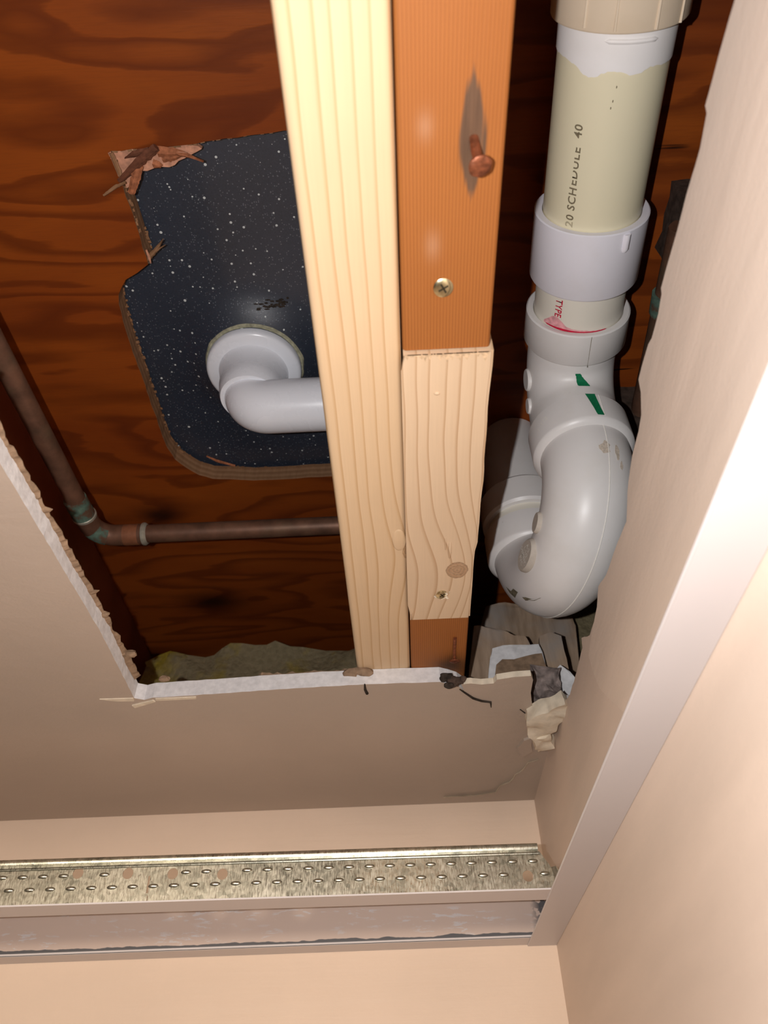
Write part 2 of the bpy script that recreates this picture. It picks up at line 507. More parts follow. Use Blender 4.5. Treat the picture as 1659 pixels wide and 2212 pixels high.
# right wall: drywall whose upper edge was torn when the ceiling came down
edge = [(0.0793, 2.2795), (0.0850, 2.2802), (0.0957, 2.2808), (0.1115, 2.2813), (0.1130, 2.2784), (0.1236, 2.2763), (0.1325, 2.2768), (0.1416, 2.2776), (0.1495, 2.2767), (0.1623, 2.2776), (0.1732, 2.2783), (0.1820, 2.2785), (0.1835, 2.2764), (0.1918, 2.2743), (0.2041, 2.2744), (0.2090, 2.2765), (0.2161, 2.2769), (0.2289, 2.2770), (0.2312, 2.2707), (0.2386, 2.2636), (0.2470, 2.2616), (0.2628, 2.2608), (0.2748, 2.2573), (0.2811, 2.2548), (0.2933, 2.2465), (0.3131, 2.2493), (0.3236, 2.2503), (0.3442, 2.2516), (0.3601, 2.2557), (0.3691, 2.2508), (0.3826, 2.2503), (0.4042, 2.2507), (0.4240, 2.2612), (0.4272, 2.2557), (0.4532, 2.2540), (0.4853, 2.2543), (0.5009, 2.2583)]
edge = jag(edge, 0.0006, 0.006, 3)
top0 = [(YB, edge[0][1] + 0.002), (edge[0][0] - 0.03, edge[0][1] + 0.001)] + edge
top0 = top0 + [(max(edge[-1][0] + 0.004, 0.47), ZC), (YW + 0.0127, ZC)]
bm = bmesh.new()
prism(bm, [(YB, 0.0)] + top0 + [(YW + 0.0127, 0.0)], 'x', XW, XW + 0.0095, (0, 1, 1))
wall_right = structure(mesh_obj('wall_right', bm, ['right_paint', 'gypsum']))
# a second skin of joint compound standing proud of the wall, torn along its far end
lay = edge[:-1]
low = [(0.3626, 2.2569), (0.3746, 2.2511), (0.4034, 2.2466), (0.4150, 2.2430), (0.4145, 2.2337), (0.4084, 2.2174), (0.3949, 2.2037), (0.3734, 2.1839), (0.3555, 2.1650), (0.3413, 2.1470)]
up = [(0.0792, 2.2793), (0.0849, 2.2799), (0.0956, 2.2806), (0.1114, 2.2811), (0.1129, 2.2781), (0.1235, 2.2760), (0.1415, 2.2773), (0.1622, 2.2774), (0.1730, 2.2781), (0.1819, 2.2782), (0.1834, 2.2761), (0.1917, 2.2741), (0.2039, 2.2742), (0.2088, 2.2762), (0.2159, 2.2767), (0.2287, 2.2767), (0.2310, 2.2705), (0.2383, 2.2633), (0.2468, 2.2613), (0.2625, 2.2606), (0.2745, 2.2571), (0.2808, 2.2546), (0.2931, 2.2463), (0.3129, 2.2491), (0.3234, 2.2501), (0.3439, 2.2514)]
bm = bmesh.new()
pl = [(up[0][0] - 0.2, 2.172)] + [(up[0][0] - 0.2, up[0][1])] + jag(up + low, 0.0003, 0.006, 4) + [(low[-1][0], 2.172)]
prism(bm, pl, 'x', XW - 0.0005, XW - 0.00002)
mesh_obj('joint_compound_layer', bm, 'layer_paint', wall_right, label='pale skin of joint compound peeling from the wall, torn edge')

# drywall ceiling, cut open under the bathtub
XC, YC = -0.1858, 0.4790
cut_left = jag([(XC - 0.001, -0.12), (XC - 0.001, 0.20), (XC, 0.33), (XC + 0.0005, 0.40), (-0.1885, 0.4834)], 0.00018, 0.005, 5)
cut_front = jag([(-0.1893, 0.4887), (-0.1755, 0.4838), (-0.1459, 0.4830), (-0.0869, 0.4794), (-0.0254, 0.4774), (0.0259, 0.4785), (0.0393, 0.4861)], 0.0004, 0.006, 6)
corner = [(0.0393, 0.4861), (0.0530, 0.5062), (0.0633, 0.5120), (0.0732, 0.5324), (0.0915, 0.5393), (0.1007, 0.5477), (0.1133, 0.5473)]
outline = [(XL_, YB), (XW, YB), (XW, -0.12)] + cut_left + cut_front[1:] + corner[1:] + [(XW, corner[-1][1]), (XW, YW), (XL_, YW)]
bm = bmesh.new()
lo = [bm.verts.new((x, y, ZC)) for x, y in outline]
n = len(outline)
rr = random.Random(9)
hi = []
for i, (x, y) in enumerate(outline):
    j = 0.0012 * noise.noise(Vector((x * 30, y * 30, 1)))
    hi.append(bm.verts.new((x + (j if x < 0.11 else 0), y + (abs(j) + 0.0012 if 0.46 < y < 0.6 else 0), ZJ - 0.0002)))
f = bm.faces.new(lo); f.material_index = 0
f = bm.faces.new(hi); f.material_index = 2
for i in range(n):
    q = bm.faces.new((lo[i], lo[(i + 1) % n], hi[(i + 1) % n], hi[i])); q.material_index = 1
ceiling = structure(mesh_obj('ceiling', bm, ['ceiling_paint', 'gypsum', 'paper']))

# brown backing paper hanging along the cut
def fringe(path, inward, seed, lo_w, hi_w, z0, z1):
    bm = bmesh.new(); r = random.Random(seed)
    a = []; b = []
    p = jag(path, 0.0002, 0.0025, seed)
    for i, (x, y) in enumerate(p):
        w = lo_w + (hi_w - lo_w) * (0.5 + 0.5 * noise.noise(Vector((i * 0.23, seed, 0)))) + r.uniform(0, 0.0005)
        if r.random() < 0.03: w += 0.0025
        a.append(((x - inward[0] * 0.0015), (y - inward[1] * 0.0015), z0))
        b.append((x + inward[0] * w, y + inward[1] * w, z1 + r.uniform(-0.001, 0.001)))
    th = Vector((0, 0, 0.0006))
    A = [bm.verts.new(q) for q in a]; B = [bm.verts.new(q) for q in b]
    C_ = [bm.verts.new(Vector(q) + th) for q in a]; D_ = [bm.verts.new(Vector(q) + th) for q in b]
    for i in range(len(A) - 1):
        bm.faces.new((A[i], A[i + 1], B[i + 1], B[i])); bm.faces.new((C_[i], C_[i + 1], D_[i + 1], D_[i]))
        bm.faces.new((B[i], B[i + 1], D_[i + 1], D_[i])); bm.faces.new((A[i], A[i + 1], C_[i + 1], C_[i]))
    return bm
mesh_obj('torn_paper', fringe([(XC - 0.001, -0.02), (XC - 0.001, 0.20), (XC, 0.33), (XC, 0.474)], (1, 0), 11, 0.0004, 0.0034, ZJ - 0.0036, ZJ - 0.0008), 'paper', ceiling)
fr = [(-0.1017, 0.4846), (-0.0751, 0.4836), (-0.0488, 0.4838), (-0.0321, 0.4806), (-0.0060, 0.4847), (0.0055, 0.4883)]
mesh_obj('torn_paper', fringe(fr, (-0.05, -1), 12, -0.0002, 0.004, ZJ - 0.0012, ZJ + 0.001), 'paper', ceiling)
# crumbs of brown paper clinging to the edge
for k, (p, s) in enumerate((((-0.1807, 0.4422, 2.2750), 0.0026), ((-0.1841, 0.3955, 2.2750), 0.0018), ((-0.1680, 0.4786, 2.2760), 0.0024), ((-0.0264, 0.4795, 2.2750), 0.0042), ((-0.0354, 0.4807, 2.2750), 0.004), ((-0.0159, 0.4837, 2.2750), 0.0034))):
    bm = bmesh.new()
    bmesh.ops.create_icosphere(bm, subdivisions=2, radius=s)
    for v in bm.verts:
        v.co *= 1 + 0.45 * noise.noise(v.co * 500 + Vector((k * 9, 0, 0))); v.co.x *= 1.7; v.co += Vector(p)
    mesh_obj('paper_shred', bm, 'paper', ceiling)
# blackened crumbs where the joist meets the cut
for k, (p, s) in enumerate((((0.0309, 0.4768, 2.2671), 0.0032), ((0.0361, 0.4768, 2.2640), 0.0036), ((0.0327, 0.4768, 2.2613), 0.0026), ((0.0407, 0.4768, 2.2652), 0.0022))):
    bm = bmesh.new()
    bmesh.ops.create_icosphere(bm, subdivisions=3, radius=s)
    for v in bm.verts:
        v.co *= 1 + 0.5 * noise.noise(v.co * 420 + Vector((k * 5, 2, 0))); v.co.x *= 1.5; v.co.y += 0.001; v.co += Vector(p)
    mesh_obj('crumb', bm, ['dark_dirt', 'old_dust', 'dark_dirt', 'old_dust'][k], ceiling)
# paint skin lifting at the inner corner of the cut, and the saw overrun beside it
bm = bmesh.new()
prism(bm, [(-0.2125, 0.4820), (-0.1889, 0.4826), (-0.1894, 0.4867), (-0.2022, 0.4856)], 'z', ZC - 0.0008, ZC + 0.0001)
prism(bm, [(-0.1927, 0.4926), (-0.1762, 0.4865), (-0.1748, 0.4886), (-0.1914, 0.4962)], 'z', ZC - 0.0010, ZC + 0.0001)
prism(bm, [(-0.1738, 0.4846), (-0.1450, 0.4844), (-0.1456, 0.4871), (-0.1738, 0.4873)], 'z', ZC - 0.0008, ZC + 0.0001)
mesh_obj('lifted_paint', bm, 'gypsum_cream', ceiling)

# the cracked corner of the ceiling: a flap pushed up out of line, a hairline, peeled paint
flap = [(0.0407, 0.4797), (0.0471, 0.4789), (0.0549, 0.4815), (0.0633, 0.4809), (0.0652, 0.4760), (0.0768, 0.4737), (0.0885, 0.4735), (0.0904, 0.4793), (0.0907, 0.4978), (0.0944, 0.5211), (0.0962, 0.5382), (0.0918, 0.5423), (0.0824, 0.5385), (0.0731, 0.5354), (0.0622, 0.5147), (0.0524, 0.5083), (0.0453, 0.4980)]
bm = bmesh.new()
prism(bm, flap, 'z', ZC - 0.0004, ZC + 0.0040, (0, 1, 2))
for v in bm.verts:
    v.co.z += (v.co.x - 0.05) * 0.02 - 0.0014
mesh_obj('cracked_flap', bm, ['ceiling_paint', 'gypsum_cream', 'paper'], ceiling, label='loose broken corner flap of painted drywall')
bm = bmesh.new()
ck = [(0.0398, 0.4863, 2.2622), (0.0435, 0.4912, 2.2622), (0.0498, 0.4999, 2.2622), (0.0560, 0.5046, 2.2622), (0.0628, 0.5072, 2.2622), (0.0636, 0.5151, 2.2622)]
tube(bm, ck, [0.0004, 0.0008, 0.0010, 0.0009, 0.0008, 0.0003], 6)
tube(bm, [(-0.0261, 0.4770, 2.2641), (-0.0262, 0.4848, 2.2641), (-0.0252, 0.4902, 2.2641)], [0.0005, 0.0010, 0.0012], 6)
tube(bm, [(0.0852, 0.5218, 2.2632), (0.0895, 0.5280, 2.2632)], [0.0004, 0.0006], 6)
mesh_obj('crack', bm, 'dark_dirt', ceiling)
bm = bmesh.new()
pk = [(0.0322, 0.6859), (0.0496, 0.6856), (0.0660, 0.6830), (0.0781, 0.6789), (0.0805, 0.6667), (0.0886, 0.6573), (0.0921, 0.6419), (0.0981, 0.6310), (0.1007, 0.6183), (0.1090, 0.6136)]
pk = jag(pk, 0.0012, 0.006, 21)
a = [bm.verts.new((x, y, ZC - 0.0001)) for x, y in pk]
b = [bm.verts.new((x, y - 0.0034 - 0.004 * abs(noise.noise(Vector((i * 0.7, 3, 0)))), ZC - 0.0024)) for i, (x, y) in enumerate(pk)]
c_ = [bm.verts.new((x, y + 0.001, ZC - 0.0001)) for x, y in pk]
for i in range(len(pk) - 1):
    bm.faces.new((a[i], a[i + 1], b[i + 1], b[i])); bm.faces.new((b[i], b[i + 1], c_[i + 1], c_[i]))
mesh_obj('peeling_paint', bm, 'gypsum_cream', ceiling)
bm = bmesh.new()
prism(bm, [(0.0891, 0.5872), (0.0930, 0.5733), (0.0993, 0.5682), (0.0996, 0.5814), (0.1020, 0.5935), (0.0949, 0.6051)], 'z', ZC - 0.0022, ZC + 0.0001)
mesh_obj('peeling_paint', bm, 'ceiling_paint', ceiling)

# unseen tile added behind the opening, blocking room_lamp from upper wall and ceiling
bm = bmesh.new(); box(bm, (XL_, YB, ZA + 0.0008), (XW - 0.001, -0.070, ZA + 0.0150))
structure(mesh_obj('lamp_block_tile', bm, 'tile'))
# wall angles that once carried the dropped ceiling
T = 0.0006
bm = bmesh.new()
box(bm, (XW - 0.0228, YB, ZA), (XW - 0.0002, YW - 0.0004, ZA + T))
box(bm, (XW - 0.0008, YB, ZA + T), (XW - 0.0002, YW - 0.0004, ZA + 0.0222))
tube(bm, [(XW - 0.0228, YB, ZA + 0.0006), (XW - 0.0228, YW - 0.0004, ZA + 0.0006)], 0.0007, 8)
structure(mesh_obj('trim_1', bm, 'angle_white'))
bm = bmesh.new()
box(bm, (XL_, YW - 0.0235, ZA + 0.0010), (XW - 0.012, YW - 0.0004, ZA + 0.0016))
box(bm, (XL_, YW - 0.0235, ZA + 0.0012), (XW - 0.012, YW - 0.0228, ZA + 0.0030))
trim2 = structure(mesh_obj('trim_2', bm, 'angle_white'))
bm = bmesh.new()
box(bm, (XL_, YW - 0.0010, ZA + 0.0017), (XW - 0.0012, YW - 0.0004, ZA + 0.0380))
mesh_obj('flange', bm, 'angle_scratched', trim2, label='scratched upright leg of the wall angle')

# ------------------------------------------------------------------ framing
def board(name, x0, x1, prof, mats, bev, label, cat):
    bm = bmesh.new()
    prism(bm, prof, 'x', x0, x1)
    es = [e for e in bm.edges if all(abs(v.co.z - ZJ) < 1e-5 for v in e.verts) and abs(e.verts[0].co.x - e.verts[1].co.x) < 1e-6]
    bmesh.ops.bevel(bm, geom=es, offset=bev, segments=4, profile=0.5, affect='EDGES')
    return tag(mesh_obj(name, bm, mats, None, True), label, cat)
YJ0, YJ1 = -0.75, 0.86
notch = [(YJ1, ZS - 0.0002), (0.5085, ZS - 0.0002), (0.5085, 2.418), (0.4915, 2.418), (0.4915, ZS - 0.0002), (0.4225, ZS - 0.0002), (0.4225, 2.438), (0.3705, 2.438), (0.3705, ZS - 0.0002), (YJ0, ZS - 0.0002)]
sister = board('sister_joist', -0.0317, 0.0060, [(YJ0, ZJ), (YJ1, ZJ)] + notch, 'pine', 0.0032,
      'new pale pine joist with faint growth rings, left of the old orange joist', 'joist')
bm = bmesh.new()
ks = (0.0017, 0.3374, 2.2766)
bmesh.ops.create_icosphere(bm, subdivisions=3, radius=1.0)
for v in bm.verts:
    q = v.co.copy()
    v.co = Vector((ks[0] + q.x * 0.0040, ks[1] + q.y * 0.0095, ZJ + q.z * 0.0008 + 0.0003 * noise.noise(q * 3)))
mesh_obj('knot', bm, 'pine', sister, True)
oj_prof = [(YJ0, ZJ), (0.2065, ZJ), (0.2065, ZJ + 0.062), (0.4150, ZJ + 0.062), (0.4150, ZJ), (YJ1, ZJ)] + notch
old = board('old_joist', 0.0066, 0.0450, oj_prof, 'old_fir', 0.0018,
      'old orange brown joist with tight straight grain and a bent rusty nail', 'joist')
# filler block let into the old joist
bm = bmesh.new()
prism(bm, [(0.2070, 2.2740), (0.4146, 2.2740), (0.4146, ZJ + 0.0615), (0.2070, ZJ + 0.0615)], 'x', 0.0068, 0.0462)
bmesh.ops.subdivide_edges(bm, edges=[e for e in bm.edges if abs(e.verts[0].co.y - e.verts[1].co.y) > 0.1], cuts=24)
for v in bm.verts:
    if v.co.x > 0.04:
        v.co.x += 0.0008 * noise.noise(Vector((v.co.y * 40, 0, 2))) - (0.0012 if v.co.y > 0.345 else 0)
    if v.co.y < 0.208 or v.co.y > 0.414:
        pass
es = [e for e in bm.edges if all(abs(v.co.z - 2.2740) < 1e-5 for v in e.verts) and (min(abs(e.verts[0].co.x - 0.0068) + abs(e.verts[1].co.x - 0.0068), 9) < 1e-4 or all(v.co.x > 0.04 for v in e.verts))]
bmesh.ops.bevel(bm, geom=es, offset=0.0012, segments=2, affect='EDGES')
block = tag(mesh_obj('filler_block', bm, 'pine_block', None, True), 'pale knotty pine block patched into the underside of the old orange joist', 'wood block')
bm = bmesh.new()   # splintered lip on the block's near end
for k in range(26):
    x = 0.0085 + k * 0.00142 + rnd.uniform(-0.0006, 0.0006)
    w = 0.0009 + 0.0012 * rnd.random(); L = 0.0008 + 0.0045 * rnd.random() ** 2
    prism(bm, [(x - w, 0.2069), (x + w, 0.2069), (x + w * 0.3, 0.2069 + L)], 'z', 2.2738 - 0.0002 * rnd.random(), 2.2744)
mesh_obj('splintered_edge', bm, 'splinter_lip', block)['kind'] = 'stuff'
for (px, py, dx, dy) in ((0.0218, 0.229, 0.003, 0.002), (0.0305, 0.345, 0.0022, 0.016), (0.0280, 0.339, 0.0012, 0.012)):
    bm = bmesh.new()
    bmesh.ops.create_icosphere(bm, subdivisions=2, radius=1.0, matrix=Matrix.Translation((px, py, 2.2740)) @ Matrix.Diagonal((dx * 0.5, dy * 0.5, 0.0007, 1)))
    mesh_obj('wood_chip', bm, 'pine_block', block, True)

def screw(parent, p, r, name='screw', tilt=(0.05, -0.1), lab='steel crosshead screw head'):
    c = Vector(p)
    d = Vector((tilt[0], tilt[1], -1)).normalized()
    bm = bmesh.new()
    lathe(bm, c, d, [(-0.004, r * 0.45), (-0.0012, r * 0.6), (0.0, r), (0.0006, r), (0.0010, r * 0.82), (0.0012, r * 0.45)], 24)
    s = mesh_obj(name, bm, 'steel', parent, True, lab)
    u, v = frame(d)
    bm = bmesh.new()
    for a in (0.5, 0.5 + PI / 2):
        w = u * math.cos(a) + v * math.sin(a); t = d.cross(w)
        q = c + d * 0.00125
        ps = [q + w * r * 0.55 + t * r * 0.10, q + w * r * 0.55 - t * r * 0.10, q - w * r * 0.55 - t * r * 0.10, q - w * r * 0.55 + t * r * 0.10]
        A = [bm.verts.new(z) for z in ps]; B = [bm.verts.new(z - d * 0.0004) for z in ps]
        bm.faces.new(A); bm.faces.new(B)
        for i in range(4): bm.faces.new((A[i], A[(i + 1) % 4], B[(i + 1) % 4], B[i]))
    mesh_obj('cross_recess', bm, 'steel_dark', s)
    return s
screw(old, (0.0239, 0.1756, ZJ - 0.0002), 0.0041)
screw(block, (0.0264, 0.3874, 2.2738), 0.0036, tilt=(0.25, -0.1))
bm = bmesh.new()
for k in range(14):
    a = rnd.uniform(-0.5, 3.2); d = rnd.uniform(0.0030, 0.0052)
    c = Vector((0.0264 + d * math.cos(a), 0.3874 + d * math.sin(a), 2.2737))
    tube(bm, [c, c + Vector((rnd.uniform(-1, 1), rnd.uniform(-1, 1), -0.4)) * 0.0018], [0.0006, 0.0002], 5)
mesh_obj('shavings', bm, 'gypsum_cream', block)['kind'] = 'stuff'
# bent rusty nail in the old joist
bm = bmesh.new()
nh = Vector((0.0350, 0.1221, 2.2680))
n0 = Vector((0.0338, 0.1155, ZJ + 0.006)); n1 = Vector((0.0342, 0.1195, ZJ - 0.003))
tube(bm, [n0, Vector((0.0338, 0.1172, ZJ)), n1, nh], [0.0017, 0.0018, 0.0018, 0.0018], 12)
dd = (nh - n1).normalized()
lathe(bm, nh, (dd + Vector((0.25, 0.0, -1.1))).normalized(), [(-0.0006, 0.0020), (0, 0.0040), (0.0010, 0.0042), (0.0016, 0.0034), (0.0018, 0.0015)], 22)
for v in bm.verts: v.co += 0.0003 * noise.noise_vector(v.co * 900)
mesh_obj('nail', bm, 'rust', old, True, 'bent rusty nail with a domed head')
bm = bmesh.new()
e0 = Vector((0.0364, 0.4420, ZJ - 0.0006))
tube(bm, [e0, e0 + Vector((0, 0.012, -0.0004)), e0 + Vector((0.0002, 0.026, -0.002))], 0.0011, 8)
lathe(bm, e0 + Vector((0.0002, 0.026, -0.002)), (0, 0.25, -1), [(-0.0004, 0.0012), (0, 0.0036), (0.0008, 0.0036), (0.0012, 0.002)], 18)
for v in bm.verts: v.co += 0.0003 * noise.noise_vector(v.co * 900)
mesh_obj('nail', bm, 'rust', old, True, 'rusty nail lying flat at the far end')

bm = bmesh.new(); box(bm, (-0.3514, YJ0, ZJ), (-0.3134, YJ1, ZS - 0.0002))
tag(mesh_obj('side_joist', bm, 'joist_side'), 'dark reddish joist at the far left of the opening, beside the copper pipe', 'joist')
bm = bmesh.new(); box(bm, (0.4130, YJ0, ZJ), (0.4510, YJ1, ZS - 0.0002))
tag(mesh_obj('right_joist', bm, 'joist_side'), 'dark joist hidden in shadow beyond the right wall', 'joist')
bm = bmesh.new(); box(bm, (-0.3514, YJ1 + 0.0002, ZJ), (0.4510, YJ1 + 0.038, ZS - 0.0002))
tag(mesh_obj('rim_joist', bm, 'joist_side'), 'dark rim board closing the joist bays behind the insulation', 'joist')

# ------------------------------------------------------------------ plywood subfloor with the jagged hole
PT = 0.0175
hole = [(-0.0163, 0.2030), (-0.0602, 0.2048), (-0.0762, 0.2063), (-0.1057, 0.2086), (-0.1251, 0.2106), (-0.1466, 0.2118), (-0.1742, 0.2119), (-0.1744, 0.2237), (-0.1732, 0.2363), (-0.1721, 0.2612), (-0.1719, 0.2938), (-0.1819, 0.3004), (-0.1916, 0.3053), (-0.1970, 0.3120), (-0.2008, 0.3178), (-0.2030, 0.3261), (-0.2043, 0.3415), (-0.2048, 0.3579), (-0.2047, 0.3774), (-0.2045, 0.3984), (-0.2046, 0.4173), (-0.2046, 0.4339), (-0.2046, 0.4556), (-0.2041, 0.4766), (-0.2006, 0.4916), (-0.1929, 0.5030), (-0.1831, 0.5136), (-0.1716, 0.5194), (-0.1331, 0.5244), (-0.0595, 0.5235), (-0.0216, 0.5241)]
bm = bmesh.new()
H = jag(hole, 0.0005, 0.006, 31)
outer = [(0.449, YJ0), (0.449, YJ1 + 0.03), (-0.349, YJ1 + 0.03), (-0.349, YJ0)]
cy = H[-1][1]
# the hole is closed on its right side above the joists: a C shaped sheet, then a strip to the right
xr = max(H[0][0], H[-1][0], 0.02)
C_poly = [(xr, YJ0), (xr, H[0][1])] + H + [(xr, H[-1][1]), (xr, YJ1 + 0.03), (-0.349, YJ1 + 0.03), (-0.349, YJ0)]
prism(bm, C_poly, 'z', ZS, ZS + PT, (0, 1, 0))
prism(bm, [(xr, YJ0), (0.449, YJ0), (0.449, YJ1 + 0.03), (xr, YJ1 + 0.03)], 'z', ZS, ZS + PT, (0, 1, 0))
ply = tag(mesh_obj('plywood_subfloor', bm, ['plywood', 'ply_edge']), 'reddish brown plywood subfloor with a ragged hole sawn around the tub drain', 'subfloor')
def sliver(mat, pts, w, th=0.003, seed=0):
    """a torn strip of veneer: ragged along its length, frayed at its end"""
    P = [Vector(p) for p in pts]
    N = 14
    q = []
    for k in range(N + 1):
        t = k / N * (len(P) - 1); i = min(int(t), len(P) - 2)
        q.append((P[i].lerp(P[i + 1], t - i), 0.72 * (w[i] + (w[i + 1] - w[i]) * (t - i))))
    bm = bmesh.new(); rings = []
    for k, (p, ww) in enumerate(q):
        t = (q[min(k + 1, N)][0] - q[max(k - 1, 0)][0]).normalized()
        s = t.cross(Vector((0, 0, 1))).normalized()
        a = ww * 0.5 * (1 + 0.30 * noise.noise(Vector((k * 0.9, seed, 0)))); b = ww * 0.5 * (1 + 0.30 * noise.noise(Vector((k * 0.9, seed, 9))))
        h = Vector((0, 0, th * 0.5))
        rings.append([p - s * a - h * 0.2, p - s * a * 0.3 - h, p + s * b * 0.4 - h * 0.7, p + s * b, p + s * b * 0.3 + h, p - s * a * 0.6 + h * 0.7])
    loft(bm, rings)
    return mesh_obj('splinter', bm, mat, ply)
# torn veneer tongue filling the hole's upper left corner
bm = bmesh.new()
tg = [(-0.1767, 0.2123), (-0.1475, 0.2126), (-0.1230, 0.2121), (-0.1178, 0.2132), (-0.1158, 0.2151), (-0.1199, 0.2170), (-0.1239, 0.2186), (-0.1281, 0.2205), (-0.1328, 0.2221), (-0.1359, 0.2247), (-0.1441, 0.2255), (-0.1512, 0.2264), (-0.1589, 0.2273), (-0.1685, 0.2369), (-0.1722, 0.2386), (-0.1746, 0.2277)]
prism(bm, jag(tg, 0.0012, 0.003, 41, True), 'z', ZS + 0.0035, ZS + 0.0075)
mesh_obj('torn_veneer', bm, 'splinter_pale', ply)
sliver('splinter_dark', [(-0.1429, 0.2094, 2.5080), (-0.1567, 0.2182, 2.5080), (-0.1737, 0.2309, 2.5100)], [0.0075, 0.0085, 0.0045], 0.004, 1)
sliver('splinter', [(-0.1579, 0.2209, 2.5100), (-0.1624, 0.2296, 2.5080), (-0.1668, 0.2376, 2.5060)], [0.0085, 0.0085, 0.0065], 0.004, 2)
sliver('splinter_dark', [(-0.1488, 0.2116, 2.5110), (-0.1586, 0.2141, 2.5110), (-0.1661, 0.2166, 2.5115)], [0.004, 0.0065, 0.0008], 0.003, 3)
sliver('splinter', [(-0.1439, 0.2135, 2.5115), (-0.1319, 0.2142, 2.5110), (-0.1231, 0.2165, 2.5090), (-0.1142, 0.2192, 2.5060)], [0.010, 0.007, 0.0035, 0.0003], 0.003, 4)
sliver('splinter', [(-0.1424, 0.2182, 2.5130), (-0.1356, 0.2179, 2.5130), (-0.1269, 0.2160, 2.5110)], [0.009, 0.008, 0.001], 0.003, 5)
sliver('splinter_pale', [(-0.1392, 0.2125, 2.5120), (-0.1360, 0.2134, 2.5110), (-0.1244, 0.2143, 2.5090)], [0.003, 0.0018, 0.0003], 0.001, 6)
sliver('splinter', [(-0.1492, 0.2209, 2.5130), (-0.1451, 0.2229, 2.5130), (-0.1494, 0.2239, 2.5130)], [0.006, 0.006, 0.003], 0.003, 7)
sliver('splinter_pale', [(-0.1751, 0.2124, 2.5112), (-0.1735, 0.2173, 2.5112), (-0.1738, 0.2282, 2.5115)], [0.003, 0.0045, 0.0008], 0.0015, 8)
sliver('ply_edge', [(-0.1694, 0.2316, 2.5090), (-0.1766, 0.2336, 2.5080), (-0.1861, 0.2387, 2.5070)], [0.0022, 0.0035, 0.0022], 0.0018, 9)
sliver('ply_edge', [(-0.1738, 0.2125, 2.5105), (-0.1725, 0.2242, 2.5108), (-0.1719, 0.2337, 2.5110)], [0.004, 0.0045, 0.003], 0.0015, 10)
sliver('ply_edge', [(-0.1724, 0.2914, 2.5150), (-0.1633, 0.2832, 2.5140), (-0.1558, 0.2744, 2.5110)], [0.0055, 0.004, 0.0008], 0.003, 11)
sliver('ply_edge', [(-0.1689, 0.2883, 2.5150), (-0.1609, 0.2824, 2.5130), (-0.1553, 0.2787, 2.5110)], [0.004, 0.0018, 0.0003], 0.002, 12)
sliver('splinter_pale', [(-0.1703, 0.2827, 2.5125), (-0.1699, 0.2886, 2.5125), (-0.1699, 0.2934, 2.5130)], [0.002, 0.003, 0.001], 0.002, 13)
# short fibres along the sawn edges
bm = bmesh.new()
r2 = random.Random(5)
for i in range(len(H) - 1):
    a, b = Vector(H[i]), Vector(H[i + 1])
    if (b - a).length > 0.03: continue
    d = (b - a).normalized(); nin = Vector((d.y, -d.x)) * -1
    for k in range(3):
        q = a.lerp(b, r2.random())
        L = r2.uniform(0.001, 0.0055) * (1.3 if a.x < -0.10 else 0.8)
        z = ZS + PT - r2.uniform(0.0006, 0.004) if q.y > 0.27 else ZS + r2.uniform(0.001, 0.004)
        w = r2.uniform(0.0006, 0.0018)
        p0 = Vector((q.x, q.y, z)); e = Vector((nin.x, nin.y, 0)) * L + Vector((d.x, d.y, 0)) * r2.uniform(-0.002, 0.002)
        s = Vector((d.x, d.y, 0)) * w
        A = [bm.verts.new(p0 - s - e * 0.3), bm.verts.new(p0 + s - e * 0.3), bm.verts.new(p0 + e)]
        B = bm.verts.new(p0 + Vector((0, 0, 0.0008)))
        bm.faces.new(A)
        for j in range(3): bm.faces.new((A[j], A[(j + 1) % 3], B))
fo = mesh_obj('saw_fuzz', bm, 'ply_edge', ply); fo['kind'] = 'stuff'
sliver('splinter', [(-0.1762, 0.5046, 2.5280), (-0.1668, 0.5110, 2.5270), (-0.1510, 0.5173, 2.5260)], [0.0010, 0.005, 0.0030], 0.002, 14)

# ------------------------------------------------------------------ the tub above the hole
FC = Vector((-0.1107, 0.3940, 2.514))
bm = bmesh.new()
NX, NY = 96, 96
x0, x1, y0, y1 = -0.30, 0.10, 0.02, 0.70
G = []
ZT = ZS + PT + 0.0035
for i in range(NX + 1):
    row = []
    for j in range(NY + 1):
        x = x0 + (x1 - x0) * i / NX; y = y0 + (y1 - y0) * j / NY
        r = math.hypot(x - FC.x, y - FC.y)
        z = ZT - 0.0172 / (1 + (r / 0.0495) ** 7)
        row.append(bm.verts.new((x, y, z)))
    G.append(row)
for i in range(NX):
    for j in range(NY): bm.faces.new((G[i][j], G[i + 1][j], G[i + 1][j + 1], G[i][j + 1]))
r = bmesh.ops.extrude_face_region(bm, geom=bm.faces[:])
for v in [g for g in r['geom'] if isinstance(g, bmesh.types.BMVert)]: v.co.z = ZT + 0.012
tubo = tag(mesh_obj('bathtub', bm, 'tub', None, True), 'black speckled underside of a bathtub seen through the plywood hole', 'bathtub')
